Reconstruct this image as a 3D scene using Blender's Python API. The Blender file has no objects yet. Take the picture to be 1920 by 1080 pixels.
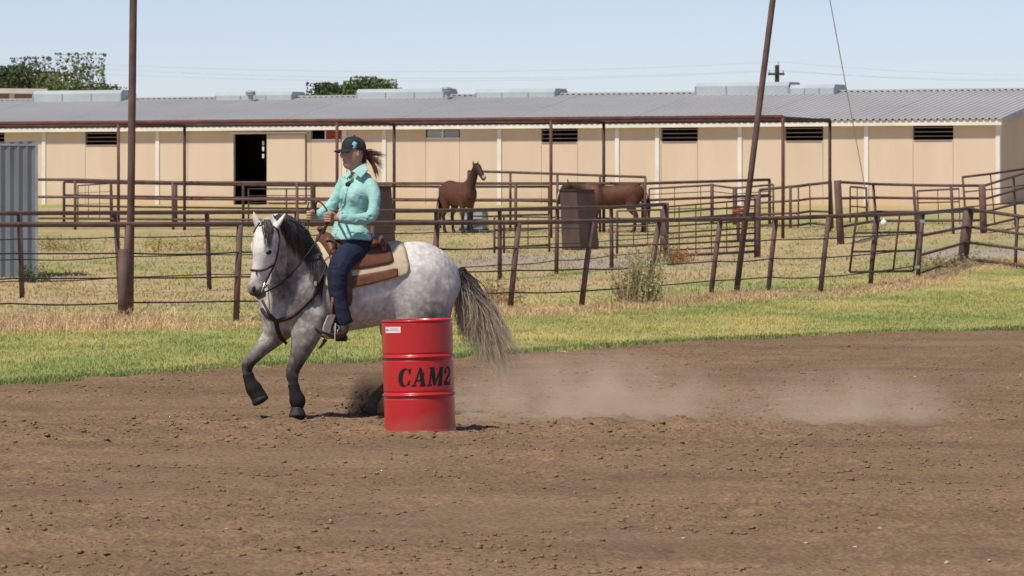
import bpy, bmesh, math, random
import numpy as np
from mathutils import Vector

# ------------------------------------------------------------------ camera, sky, sun, exposure
F = 9000.0          # focal length in photo pixels (photo is 1920 wide)
HC = 1.815          # camera height above the arena
HZ = 380.0          # photo row of the horizon
sc = bpy.context.scene
cam_d = bpy.data.cameras.new('camera'); cam = bpy.data.objects.new('camera', cam_d)
sc.collection.objects.link(cam); sc.camera = cam
cam.location = (0, 0, HC); cam.rotation_euler = (math.pi/2, 0, 0)
cam_d.sensor_width = 36.0; cam_d.lens = F/1920*36.0
cam_d.shift_y = -(540-HZ)/1920
cam_d.clip_start = 0.5; cam_d.clip_end = 9000
cam_d.dof.use_dof = True; cam_d.dof.focus_distance = 40.0; cam_d.dof.aperture_fstop = 14.0

SUN_EL = math.radians(56); sun_h = Vector((-0.64, -0.77)).normalized()
world = bpy.data.worlds.new('World'); sc.world = world; world.use_nodes = True
wn = world.node_tree.nodes; wl = world.node_tree.links
sky = wn.new('ShaderNodeTexSky'); sky.sky_type = 'NISHITA'; sky.sun_disc = False
sky.sun_elevation = SUN_EL; sky.sun_rotation = math.atan2(sun_h.x, sun_h.y)
sky.altitude = 300; sky.air_density = 0.7; sky.dust_density = 0.35; sky.ozone_density = 4.0
wb = wn.new('ShaderNodeMix'); wb.data_type = 'RGBA'; wb.blend_type = 'MULTIPLY'; wb.inputs[0].default_value = 1.0   # white balance
wb.inputs[7].default_value = (1.12, .965, .98, 1); wl.new(sky.outputs[0], wb.inputs[6])
wl.new(wb.outputs[2], wn['Background'].inputs[0]); wn['Background'].inputs[1].default_value = 0.104
sun_d = bpy.data.lights.new('sun', 'SUN'); sun = bpy.data.objects.new('sun', sun_d)
sc.collection.objects.link(sun)
sun_d.energy = 3.6; sun_d.angle = math.radians(4); sun_d.color = (1.0, 0.925, 0.80)
sdir = Vector((sun_h.x*math.cos(SUN_EL), sun_h.y*math.cos(SUN_EL), math.sin(SUN_EL)))
sun.rotation_euler = sdir.to_track_quat('Z', 'Y').to_euler(); sun.location = (-20, 20, 60)
vs = sc.view_settings
vs.view_transform = 'Standard'; vs.look = 'None'; vs.gamma = 1.0; vs.use_curve_mapping = False
vs.exposure = 0.22
sc.cycles.use_denoising = True
sc.cycles.max_bounces = 6; sc.cycles.volume_step_rate = 1.0; sc.cycles.volume_max_steps = 256
sc.cycles.volume_bounces = 3

# ------------------------------------------------------------------ helpers
random.seed(7); rng = np.random.default_rng(11)
COL = sc.collection
V = lambda *a: np.array(a, float)
WLOC = {}

def P(px, py, Y):
    """photo pixel at a known distance Y -> point"""
    return V((px-960)*Y/F, Y, HC-(py-HZ)*Y/F)

def finish(o, name, parent, origin):
    COL.objects.link(o)
    if parent is not None:
        o.parent = parent; WLOC[o.name] = WLOC[parent.name]
    else:
        o.location = tuple(origin); WLOC[o.name] = V(*origin)
    return o

def tag(o, label=None, cat=None, group=None, kind=None):
    if label: o['label'] = label
    if cat: o['category'] = cat
    if group: o['group'] = group
    if kind: o['kind'] = kind
    return o

def empty(name, loc, label, cat, group=None):
    o = bpy.data.objects.new(name, None); o.empty_display_size = 0.2
    COL.objects.link(o); o.location = tuple(loc); WLOC[o.name] = V(*loc)
    return tag(o, label, cat, group)

def mesh(name, verts, faces, mat, parent=None, smooth=False, attrs=None, origin=None):
    verts = np.asarray(verts, float)
    if parent is not None: org = WLOC[parent.name]
    elif origin is not None: org = V(*origin)
    else:
        org = V((verts[:,0].min()+verts[:,0].max())/2, (verts[:,1].min()+verts[:,1].max())/2, verts[:,2].min())
    me = bpy.data.meshes.new(name)
    if isinstance(faces, np.ndarray):
        n = faces.shape[1]; v = (verts-org).astype(np.float32)
        me.vertices.add(len(v)); me.vertices.foreach_set('co', v.ravel())
        me.loops.add(faces.size); me.loops.foreach_set('vertex_index', faces.astype(np.int32).ravel())
        me.polygons.add(len(faces))
        me.polygons.foreach_set('loop_start', (np.arange(len(faces))*n).astype(np.int32))
        me.polygons.foreach_set('loop_total', np.full(len(faces), n, np.int32))
        me.update(calc_edges=True)
    else:
        me.from_pydata([tuple(p) for p in (verts-org)], [], [tuple(int(i) for i in f) for f in faces])
        me.update()
    if attrs:
        for k, a in attrs.items():
            a = np.asarray(a, np.float32)
            if a.ndim == 1:
                at = me.attributes.new(k, 'FLOAT', 'POINT'); at.data.foreach_set('value', a)
            else:
                if a.shape[1] == 3: a = np.c_[a, np.ones(len(a), np.float32)]
                at = me.attributes.new(k, 'FLOAT_COLOR', 'POINT'); at.data.foreach_set('color', a.astype(np.float32).ravel())
    if smooth: me.polygons.foreach_set('use_smooth', np.ones(len(me.polygons), bool))
    if mat: me.materials.append(mat)
    return finish(bpy.data.objects.new(name, me), name, parent, org)

class MB:
    def __init__(s): s.v = []; s.f = []; s.n = 0
    def add(s, v, f):
        v = np.asarray(v, float); s.v.append(v); s.f += [[i+s.n for i in q] for q in f]; s.n += len(v); return s
    def tube(s, pts, r, sides=8, cap=True):
        v, f = tube(pts, r, sides, cap); return s.add(v, f)
    def box(s, c, ax, ay, az):
        v, f = obox(c, ax, ay, az); return s.add(v, f)
    def build(s, name, mat, parent=None, smooth=False, **k):
        return mesh(name, np.concatenate(s.v), s.f, mat, parent, smooth, **k)

def tube(pts, r, sides=8, cap=True):
    pts = np.asarray(pts, float); n = len(pts)
    r = np.full(n, r) if np.isscalar(r) else np.asarray(r, float)
    T = np.gradient(pts, axis=0); T /= np.linalg.norm(T, axis=1)[:, None]+1e-12
    ref = V(0, 0, 1) if abs(T[0, 2]) < .9 else V(1, 0, 0)
    V_, F_ = [], []
    for i in range(n):
        a = np.cross(ref, T[i]); a /= np.linalg.norm(a)+1e-12; b = np.cross(T[i], a); ref = b
        ang = np.arange(sides)*2*math.pi/sides
        V_.append(pts[i]+r[i]*(np.cos(ang)[:, None]*a+np.sin(ang)[:, None]*b))
    for i in range(n-1):
        for j in range(sides):
            k = (j+1) % sides
            F_.append([i*sides+j, i*sides+k, (i+1)*sides+k, (i+1)*sides+j])
    if cap:
        F_.append(list(range(sides))[::-1]); F_.append([(n-1)*sides+j for j in range(sides)])
    return np.concatenate(V_), F_

BOXF = [[0,2,3,1],[4,5,7,6],[0,1,5,4],[2,6,7,3],[0,4,6,2],[1,3,7,5]]
def obox(c, ax, ay, az):
    c, ax, ay, az = [np.asarray(q, float) for q in (c, ax, ay, az)]
    v = [c+sx*ax+sy*ay+sz*az for sx in (-1, 1) for sy in (-1, 1) for sz in (-1, 1)]
    f = BOXF if np.dot(np.cross(ax, ay), az) > 0 else [q[::-1] for q in BOXF]
    return np.array(v), f
def slab(p00, p10, p01, n, th):
    """box on the quad p00,p10,p01 extruded by th along n"""
    ax = (p10-p00)/2; az = (p01-p00)/2; ay = np.asarray(n, float)*th/2
    return obox(p00+ax+az+ay, ax, ay, az)

def spline(pts, per=6):
    pts = np.asarray(pts, float); n = len(pts); out = []
    for i in range(n-1):
        p0 = pts[max(i-1, 0)]; p1 = pts[i]; p2 = pts[i+1]; p3 = pts[min(i+2, n-1)]
        for t in np.arange(per)/per:
            out.append(.5*((2*p1)+(p2-p0)*t+(2*p0-5*p1+4*p2-p3)*t*t+(3*p1-p0-3*p2+p3)*t**3))
    out.append(pts[-1]); return np.array(out)

def hash2(ix, iy, s=0):
    n = (ix.astype(np.int64)*374761393+iy.astype(np.int64)*668265263+s*1442695041) & 0x7fffffff
    n = (n ^ (n >> 13))*1274126177 & 0x7fffffff
    return ((n ^ (n >> 16)) & 0xffff)/65535.0
def vnoise(x, y, s=0):
    ix = np.floor(x); iy = np.floor(y); fx = x-ix; fy = y-iy
    fx = fx*fx*(3-2*fx); fy = fy*fy*(3-2*fy)
    a = hash2(ix, iy, s); b = hash2(ix+1, iy, s); c = hash2(ix, iy+1, s); d = hash2(ix+1, iy+1, s)
    return (a*(1-fx)+b*fx)*(1-fy)+(c*(1-fx)+d*fx)*fy
def fbm(x, y, o=4, s=0):
    r = 0; a = .5; t = 0
    for i in range(o):
        r = r+a*vnoise(x*2**i, y*2**i, s+i); t += a; a *= .5
    return r/t

# ------------------------------------------------------------------ materials
def mat(name, col, rough=.7, col2=None, scale=8, detail=5, bump=0, bscale=None, metal=0, spec=.3, attr=None, ramp=None, stretch=None, lo=.35, hi=.65, sub=0, coords='Object', coat=0):
    m = bpy.data.materials.new(name); m.use_nodes = True
    n = m.node_tree.nodes; l = m.node_tree.links; b = n['Principled BSDF']
    b.inputs['Roughness'].default_value = rough; b.inputs['Metallic'].default_value = metal
    b.inputs['Specular IOR Level'].default_value = spec
    b.inputs['Coat Weight'].default_value = coat; b.inputs['Coat Roughness'].default_value = .1
    tc = n.new('ShaderNodeTexCoord'); src = tc.outputs[coords]
    if stretch:
        mp = n.new('ShaderNodeMapping'); mp.inputs['Scale'].default_value = stretch
        l.new(src, mp.inputs['Vector']); src = mp.outputs[0]
    cout = None
    if attr:
        a = n.new('ShaderNodeAttribute'); a.attribute_name = attr
        if ramp:
            cr = n.new('ShaderNodeValToRGB'); e = cr.color_ramp.elements
            while len(e) < len(ramp): e.new(.5)
            for q, (p, c) in zip(e, ramp): q.position = p; q.color = (*c, 1)
            l.new(a.outputs['Fac'], cr.inputs[0]); cout = cr.outputs[0]
        else: cout = a.outputs['Color']
    if col2 is not None:
        nz = n.new('ShaderNodeTexNoise'); nz.inputs['Scale'].default_value = scale; nz.inputs['Detail'].default_value = detail
        l.new(src, nz.inputs['Vector'])
        mr = n.new('ShaderNodeMapRange'); mr.inputs[1].default_value = lo; mr.inputs[2].default_value = hi
        l.new(nz.outputs[0], mr.inputs[0])
        mx = n.new('ShaderNodeMix'); mx.data_type = 'RGBA'
        l.new(mr.outputs[0], mx.inputs[0])
        if cout is not None:
            mx.blend_type = 'MULTIPLY'; l.new(cout, mx.inputs[6]); mx.inputs[7].default_value = (*col2, 1)
        else:
            mx.inputs[6].default_value = (*col, 1); mx.inputs[7].default_value = (*col2, 1)
        cout = mx.outputs[2]
    if cout is not None: l.new(cout, b.inputs['Base Color'])
    else: b.inputs['Base Color'].default_value = (*col, 1)
    if bump:
        nb = n.new('ShaderNodeTexNoise'); nb.inputs['Scale'].default_value = bscale or scale*3; nb.inputs['Detail'].default_value = 6
        l.new(src, nb.inputs['Vector'])
        bp = n.new('ShaderNodeBump'); bp.inputs['Strength'].default_value = 1; bp.inputs['Distance'].default_value = bump
        l.new(nb.outputs[0], bp.inputs['Height']); l.new(bp.outputs[0], b.inputs['Normal'])
    return m

M = {}
M['rust'] = mat('rusty_pipe', (.095,.058,.050), .7, (.15,.092,.076), 3.5, bump=.002, bscale=40)
M['rust_red'] = mat('red_oxide_pipe', (.16,.06,.045), .65, (.10,.045,.036), 3)
M['rust_dark'] = mat('dark_pipe', (.05,.03,.026), .75, (.085,.05,.04), 4)
M['cable'] = mat('steel_cable', (.045,.034,.03), .6)
M['wall'] = mat('tan_siding', (.67,.545,.405), .8, (.60,.475,.34), 1.6, lo=.3, hi=.85, stretch=(1,1,.22))
def stain(m, col, h, amt=.8):      # splashed earth along the foot of the wall
    n = m.node_tree.nodes; l = m.node_tree.links; b = n['Principled BSDF']; src = b.inputs['Base Color'].links[0].from_socket
    tc = n.new('ShaderNodeTexCoord'); sp = n.new('ShaderNodeSeparateXYZ'); l.new(tc.outputs['Object'], sp.inputs[0])
    nz = n.new('ShaderNodeTexNoise'); nz.inputs['Scale'].default_value = 1.3; nz.inputs['Detail'].default_value = 6; l.new(tc.outputs['Object'], nz.inputs['Vector'])
    ad = n.new('ShaderNodeMath'); ad.operation = 'MULTIPLY_ADD'; ad.inputs[1].default_value = -.7; l.new(nz.outputs[0], ad.inputs[0]); l.new(sp.outputs[2], ad.inputs[2])
    mr = n.new('ShaderNodeMapRange'); mr.inputs[1].default_value = h-.35; mr.inputs[2].default_value = -.35; mr.inputs[4].default_value = amt; l.new(ad.outputs[0], mr.inputs[0])
    mx = n.new('ShaderNodeMix'); mx.data_type = 'RGBA'; l.new(mr.outputs[0], mx.inputs[0]); l.new(src, mx.inputs[6]); mx.inputs[7].default_value = (*col, 1); l.new(mx.outputs[2], b.inputs['Base Color'])
stain(M['wall'], (.60,.43,.26), .65, .7)
M['white'] = mat('white_trim', (.80,.76,.69), .6, (.70,.66,.58), 1.5)
M['roof'] = mat('galvanised_roof', (.47,.465,.45), .6, (.43,.425,.41), .5, metal=.0, spec=.4)
M['vent'] = mat('translucent_panel', (.43,.48,.485), .5, (.37,.42,.43), 1.2)
M['galv'] = mat('galvanised', (.42,.44,.46), .45, (.30,.32,.34), 3, metal=.3)
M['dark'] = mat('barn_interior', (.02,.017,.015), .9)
M['slat'] = mat('weathered_slat', (.28,.22,.19), .8)
M['redwood'] = mat('red_shutter', (.30,.05,.025), .6)
M['glass'] = mat('window_glass', (.30,.31,.31), .15, spec=.6)
M['corr'] = mat('grey_corrugated', (.20,.225,.25), .5, (.15,.17,.19), 2, metal=.2, stretch=(3,3,.3))
M['feeder'] = mat('brown_feeder', (.098,.062,.051), .7, (.072,.049,.043), 2.2, bump=.002, bscale=20)
M['trough'] = mat('pale_trough', (.42,.47,.47), .6, (.34,.38,.38), 4)
M['wood'] = mat('pole_wood', (.05,.035,.028), .85)
M['red'] = mat('red_enamel', (.52,.020,.021), .32, (.46,.018,.019), 2.5, spec=.5, coat=.25, bump=.0008, bscale=7)
stain(M['red'], (.28,.13,.085), .10, .35)
M['black'] = mat('black_stencil', (.014,.012,.013), .5)
M['sticker'] = mat('sticker_white', (.78,.76,.76), .5)
M['grey_ink'] = mat('grey_ink', (.33,.33,.34), .6)
M['red_ink'] = mat('red_ink', (.45,.10,.10), .6)
# ------------------------------------------------------------------ terrain
BARN_R = V((1875-960)*149/F, 149.0, 0)          # right front corner of the barn
BD = V(-math.cos(math.radians(25.3)), math.sin(math.radians(25.3)), 0)   # along the facade, to the left
BN = V(-math.sin(math.radians(25.3)), -math.cos(math.radians(25.3)), 0)  # facade normal, to the camera
ZB = 1.75
def terrain(x, y):
    d = (x-BARN_R[0])*BN[0]+(y-BARN_R[1])*BN[1]
    t = np.clip(1-d/72.0, 0, 1)
    return ZB*t**2.2
def gp(px, py):
    """where the ray of a photo pixel meets the ground"""
    Ys = np.arange(15, 400, .05)
    z = HC-(py-HZ)*Ys/F; h = terrain((px-960)*Ys/F, Ys)
    i = np.argmax(z <= h)
    Y = Ys[i] if z[i] <= h[i] else 150.0
    return P(px, py, Y)

EDGE_PX = [(0,722),(130,711),(280,702),(430,690),(560,683),(700,679),(850,670),(1000,660),(1150,650),(1300,640),(1450,633),(1600,627),(1760,621),(1920,617)]
edge = [gp(*p)[:2] for p in EDGE_PX]
edge = [V(-30, 4), V(-16, 29.5), V(-9.5, 40.5)]+edge+[V(11.5, 76.5), V(18, 90), V(26, 104)]
edge = spline(edge, 8)
eo = np.argsort(edge[:, 1]); EX, EY = edge[eo, 0], edge[eo, 1]
def xedge(y): return np.interp(y, EY, EX)       # dirt lies at x > xedge(y)
def in_dirt(x, y):
    e = xedge(y)
    w = (fbm(x*1.3, y*.7, 3, 5)-.5)*1.3
    return (x+w*.8) - e

def ground_attr(x, y):
    """colour of the natural ground: green turf, dry straw, gravel, dirt"""
    n1 = fbm(x*.35, y*.12, 4, 1); n2 = fbm(x*1.4, y*.5, 4, 2); n3 = fbm(x*.12+3, y*.05, 3, 9)
    green = np.array([.295,.33,.115]); yellow = np.array([.53,.44,.185]); straw = np.array([.50,.375,.20])
    tan = np.array([.50,.385,.21]); grav = np.array([.40,.33,.26]); dirt = np.array([.26,.16,.092])
    f = np.clip((n1*.55+n2*.45-.42)*3.4, 0, 1)[:, None]
    c = green*(1-f)+yellow*f
    fy = np.interp(x, FX, FY)                    # arena fence line
    df = y-fy
    k = np.exp(-((df+1.9+(n2-.5)*5.0)/2.3)**2)*np.clip(.35+n1*1.2, 0, 1)
    k = np.clip(k, 0, 1)[:, None]; c = c*(1-k)+straw*k
    far = np.clip((df-4)/12, 0, 1)*np.clip((n3*.5+n2*.6-.28)*3.2, 0, 1)
    far = far[:, None]; c = c*(1-far)+tan*far
    g = np.exp(-(((x-.9)/4.2)**2+((y-116)/6.5)**2)*1.3)*np.clip(n2*2-.2, 0, 1); g = np.clip(g*1.3, 0, .95)[:, None]
    c = c*(1-g)+grav*g
    r = np.exp(-(((y-(118+(x-10.5)*.3))/3.2)**2))*np.clip((x-9.3)/1.0, 0, 1); r = np.clip(r, 0, .9)[:, None]
    c = c*(1-r)+np.array([.40,.35,.30])*r
    s = in_dirt(x, y); kd = np.clip(s/.25+.5, 0, 1)*(y < 110); kd = kd[:, None]
    return c*(1-kd)+dirt*kd

FENCE_FEET = [(-190,612),(20,608),(235,606),(442,603),(640,594),(808,585),(955,583),(1088,580),(1212,570),(1331,557),(1439,549),(1537,549),(1631,538),(1720,523),(1804,492)]
_ff = np.array([gp(*p) for p in FENCE_FEET]); FX, FY = _ff[:, 0], _ff[:, 1]

def ramp_axis(parts):
    out = []
    for a, b, n in parts: out += list(np.linspace(a, b, n, endpoint=False))
    return np.array(out+[parts[-1][1]])
gx = ramp_axis([(-2500,-300,8),(-300,-60,14),(-60,-18,30),(-18,18,170),(18,60,30),(60,300,14),(300,2500,8)])
gy = ramp_axis([(-60,20,12),(20,46,40),(46,100,260),(100,170,160),(170,400,30),(400,5500,16)])
GX, GY = np.meshgrid(gx, gy, indexing='ij'); x = GX.ravel(); y = GY.ravel()
z = terrain(x, y)
near = (np.abs(x) < 60) & (y > 46) & (y < 170)
z = z+near*(fbm(x*.9, y*.6, 3, 3)-.5)*.05*np.clip((y-46)/20, 0, 1)
inside = in_dirt(x, y) > -.1
z = z-np.where(inside & (y < 112), .05, 0)
nx, ny = len(gx), len(gy); idx = np.arange(nx*ny).reshape(nx, ny)
faces = np.stack([idx[:-1,:-1], idx[1:,:-1], idx[1:,1:], idx[:-1,1:]], -1).reshape(-1, 4)
M['ground'] = mat('turf_ground', (1,1,1), .95, (.80,.79,.76), 2.2, 8, bump=.02, bscale=9, attr='gcol', spec=.1, lo=.3, hi=.75)
g = mesh('ground', np.c_[x, y, z], faces, M['ground'], smooth=True, attrs={'gcol': ground_attr(x, y)}, origin=(0,0,0))
tag(g, 'grassy ground of the pens and arena verge', 'ground', kind='structure')

# arena dirt: a fine harrowed sheet
ys = np.concatenate([np.arange(17, 34, .045), np.arange(34, 47, .05), np.arange(47, 76, .11)])
NC = 210
W0 = -(.107*ys+1.6); W1 = .107*ys+1.6
e = xedge(ys)+(fbm(ys*2.2, ys*0, 3, 8)-.5)*.5+(vnoise(ys*9, ys*0, 4)-.5)*.16
W0 = np.maximum(W0, e)
keep = W0 < W1-.3; ys, W0, W1 = ys[keep], W0[keep], W1[keep]
tt = np.linspace(0, 1, NC)
DX = W0[:, None]+(W1-W0)[:, None]*tt; DY = np.repeat(ys[:, None], NC, 1)
def dirt_h(x, y):
    lump = fbm(x*6.5, y*6.5, 3, 21); fine = vnoise(x*19, y*19, 31)
    broad = fbm(x*.5, y*.35, 3, 41)
    rough = .35+1.0*np.clip((fbm(x*.6, y*.25, 2, 51)-.38)*3, 0, 1)
    trk = np.exp(-((y-39.0-.12*x)/2.2)**2)*.8           # ground cut up by hooves round the barrel
    fur = np.sin((y*.93+x*.37+fbm(x*.7, y*.7, 2, 61)*1.2)*9.0)*.004   # harrow marks
    pit = np.exp(-((fbm(x*2.1, y*1.6, 2, 95)-.30)/.05)**2)*.018      # hoof prints
    return -pit+(np.clip(lump-.42, 0, 1)*.075*(rough+trk*1.5)+fine*.012*(rough+trk)+(broad-.5)*.05+fur)*1.0
zd = dirt_h(DX, DY)-.012
zd[:, 0] -= .05
r_, c_ = DX.shape; idx = np.arange(r_*c_).reshape(r_, c_)
faces = np.stack([idx[:-1,:-1], idx[:-1,1:], idx[1:,1:], idx[1:,:-1]], -1).reshape(-1, 4)
def dirt_mat():
    m = mat('arena_dirt', (.266,.180,.107), .95, (.203,.137,.084), .8, 8, bump=.012, bscale=24, spec=.12, lo=.30, hi=.72)
    n = m.node_tree.nodes; l = m.node_tree.links; b = n['Principled BSDF']
    src = b.inputs['Base Color'].links[0].from_socket
    tc = n.new('ShaderNodeTexCoord')
    nz = n.new('ShaderNodeTexNoise'); nz.inputs['Scale'].default_value = 34; nz.inputs['Detail'].default_value = 6
    l.new(tc.outputs['Object'], nz.inputs['Vector'])
    cr = n.new('ShaderNodeValToRGB'); cr.color_ramp.elements[0].position = .33; cr.color_ramp.elements[1].position = .66
    cr.color_ramp.elements[0].color = (.66,.62,.58,1); cr.color_ramp.elements[1].color = (1.16,1.14,1.12,1)
    l.new(nz.outputs[0], cr.inputs[0])
    # broad damp and dry bands left by the harrow
    mp = n.new('ShaderNodeMapping'); mp.inputs['Scale'].default_value = (.16, .55, 1); mp.inputs['Rotation'].default_value = (0, 0, .35); l.new(tc.outputs['Object'], mp.inputs[0])
    n2 = n.new('ShaderNodeTexNoise'); n2.inputs['Scale'].default_value = 1.0; n2.inputs['Detail'].default_value = 5; n2.inputs['Roughness'].default_value = .6; l.new(mp.outputs[0], n2.inputs['Vector'])
    c2 = n.new('ShaderNodeValToRGB'); c2.color_ramp.elements[0].position = .36; c2.color_ramp.elements[1].position = .64
    c2.color_ramp.elements[0].color = (.86,.845,.83,1); c2.color_ramp.elements[1].color = (1.09,1.09,1.09,1); l.new(n2.outputs[0], c2.inputs[0])
    m0 = n.new('ShaderNodeMix'); m0.data_type = 'RGBA'; m0.blend_type = 'MULTIPLY'; m0.inputs[0].default_value = 1
    l.new(src, m0.inputs[6]); l.new(c2.outputs[0], m0.inputs[7]); src = m0.outputs[2]
    mx = n.new('ShaderNodeMix'); mx.data_type = 'RGBA'; mx.blend_type = 'MULTIPLY'; mx.inputs[0].default_value = 1
    l.new(src, mx.inputs[6]); l.new(cr.outputs[0], mx.inputs[7]); l.new(mx.outputs[2], b.inputs['Base Color'])
    return m
M['dirt'] = dirt_mat()
d = mesh('arena_dirt', np.c_[DX.ravel(), DY.ravel(), zd.ravel()], faces, M['dirt'], smooth=True, origin=(0,0,0))
tag(d, 'harrowed brown dirt of the riding arena', 'dirt', kind='structure')

# clods and stones
ico = bmesh.new(); bmesh.ops.create_icosphere(ico, subdivisions=1, radius=1)
IV0 = np.array([v.co[:] for v in ico.verts]); ico.verts.index_update(); IF0 = np.array([[v.index for v in f.verts] for f in ico.faces]); ico.free()
OV = np.array([(1,0,0),(-1,0,0),(0,1,0),(0,-1,0),(0,0,1),(0,0,-1)], float)*1.25; OF = np.array([(0,2,4),(2,1,4),(1,3,4),(3,0,4),(2,0,5),(1,2,5),(3,1,5),(0,3,5)])
def scatter(name, pos, size, material, label, cat, flat=.6, jit=.35, lowpoly=False):
    IV, IF = (OV, OF) if lowpoly else (IV0, IF0)
    n = len(pos); v = np.repeat(IV[None], n, 0)*(1+(rng.random((n, len(IV), 1))-.5)*2*jit)
    v = v*(size[:, None, None]*np.stack([rng.uniform(.8,1.4,n), rng.uniform(.8,1.4,n), rng.uniform(flat*.7,flat*1.3,n)], -1)[:, None, :])
    a = rng.random(n)*6.283; ca, sa = np.cos(a)[:, None], np.sin(a)[:, None]
    vx = v[..., 0]*ca-v[..., 1]*sa; vy = v[..., 0]*sa+v[..., 1]*ca
    v = np.stack([vx, vy, v[..., 2]], -1)+pos[:, None, :]
    f = (IF[None]+(np.arange(n)*len(IV))[:, None, None]).reshape(-1, 3)
    return tag(mesh(name, v.reshape(-1, 3), f, material, origin=(0,0,0)), label, cat, kind='stuff')
n = 46000
Yc = 20+55*rng.random(n)**1.5; Xc = (rng.random(n)*2-1)*(.107*Yc+1.2)
nt = 2300; Yt = rng.normal(38.8, 1.7, nt); Xt = rng.triangular(-4.6, -1.6, 3.2, nt); Yt = Yt+.12*Xt
Yc = np.r_[Yc, Yt]; Xc = np.r_[Xc, Xt]
dens = np.r_[fbm(Xc[:n]*.8, Yc[:n]*.4, 3, 71) > .40, np.ones(nt, bool)]
ok = dens & (Xc > xedge(Yc)+.3)
Xc, Yc = Xc[ok], Yc[ok]; isT = np.r_[np.zeros(n, bool), np.ones(nt, bool)][ok]
sz = .0035+.016*rng.random(len(Xc))**6+np.where(isT, .013*rng.random(len(Xc))**4, 0)
pos = np.c_[Xc, Yc, dirt_h(Xc, Yc)-.012+sz*.25]
M['clod'] = mat('dirt_clod', (.272,.178,.102), .95, (.20,.13,.075), 1.7, 3, spec=.1)
scatter('dirt_clods', pos, sz, M['clod'], 'loose clods of brown dirt scattered over the arena', 'dirt clods', lowpoly=True)
n = 240; Yc = 21+45*rng.random(n)**1.4; Xc = (rng.random(n)*2-1)*(.107*Yc); ok = Xc > xedge(Yc)+.2; Xc, Yc = Xc[ok], Yc[ok]
sz = .004+.009*rng.random(len(Xc))**3
M['pebble'] = mat('pale_pebble', (.48,.41,.34), .8)
scatter('pebbles', np.c_[Xc, Yc, dirt_h(Xc, Yc)-.008], sz, M['pebble'], 'small pale pebbles lying on the arena dirt', 'pebbles', .6)

# grass
def blades(name, X, Y, h, w, lean, cols, label, cat, bend=0.0, kind='stuff', nb=4, spread=.03, z0=None):
    n = len(X)*nb; X = np.repeat(X, nb)+rng.normal(0, spread, n); Y = np.repeat(Y, nb)+rng.normal(0, spread, n)
    h = np.repeat(h, nb)*rng.uniform(.5, 1.15, n); cols = np.repeat(cols, nb, 0)*rng.uniform(.86, 1.14, (n, 1))
    Z = terrain(X, Y) if z0 is None else np.full(n, z0)
    a = rng.random(n)*6.283; dx, dy = np.cos(a)*w/2, np.sin(a)*w/2
    la = rng.random(n)*6.283; L = np.abs(rng.normal(0, lean, n))*h
    mx, my = X+np.cos(la)*L*.35, Y+np.sin(la)*L*.35
    tx, ty = X+np.cos(la)*L, Y+np.sin(la)*L
    zt = Z+h*np.clip(1-bend*rng.random(n), .1, 1)
    v = np.stack([np.c_[X-dx, Y-dy, Z-.02], np.c_[X+dx, Y+dy, Z-.02], np.c_[mx+dx*.8, my+dy*.8, Z+h*.6], np.c_[mx-dx*.8, my-dy*.8, Z+h*.6], np.c_[tx, ty, zt]], 1)
    b = (np.arange(n)*5)[:, None]
    f = np.concatenate([b+np.array([[0,1,2]]), b+np.array([[0,2,3]]), b+np.array([[3,2,4]])])
    o = mesh(name, v.reshape(-1, 3), f, M['blade'], attrs={'gcol': np.repeat(cols, 5, 0)}, origin=(0,0,0))
    return tag(o, label, cat, kind=kind)
def leaf_mat(name, trans=.45):      # thin leaves: light passes through
    m = bpy.data.materials.new(name); m.use_nodes = True; n = m.node_tree.nodes; l = m.node_tree.links
    n.remove(n['Principled BSDF']); at = n.new('ShaderNodeAttribute'); at.attribute_name = 'gcol'
    d = n.new('ShaderNodeBsdfDiffuse'); t = n.new('ShaderNodeBsdfTranslucent'); mx = n.new('ShaderNodeMixShader'); mx.inputs[0].default_value = trans
    l.new(at.outputs['Color'], d.inputs[0]); l.new(at.outputs['Color'], t.inputs[0]); l.new(d.outputs[0], mx.inputs[1]); l.new(t.outputs[0], mx.inputs[2])
    l.new(mx.outputs[0], n['Material Output'].inputs['Surface']); return m
M['blade'] = leaf_mat('grass_blade')
def frus(n, y0, y1, m=1.5):
    Y = y0+(y1-y0)*rng.random(n); X = (rng.random(n)*2-1)*(.107*Y+m); return X, Y
X, Y = frus(52000, 46, 108); fy = np.interp(X, FX, FY)
ok = (in_dirt(X, Y) < -.05) & (Y < fy+3.0); X, Y = X[ok], Y[ok]; fy = fy[ok]
C = ground_attr(X, Y)*np.array([1.30,1.32,1.2])
blades('verge_grass', X, Y, .02+.04*rng.random(len(X)), .014, .9, C, 'short green grass on the verge between dirt and fence', 'grass', spread=.07)
# ragged fringe along the dirt edge
t = np.linspace(44, 74, 2600); X = xedge(t)+rng.normal(-.12, .14, len(t)); Y = t+rng.normal(0, .05, len(t))
C = np.tile(np.array([.28,.34,.12]), (len(X), 1))
blades('edge_grass', X, Y, .025+.05*rng.random(len(X)), .014, .9, C, 'ragged green grass fringe where turf meets the dirt', 'grass', spread=.05)
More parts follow.
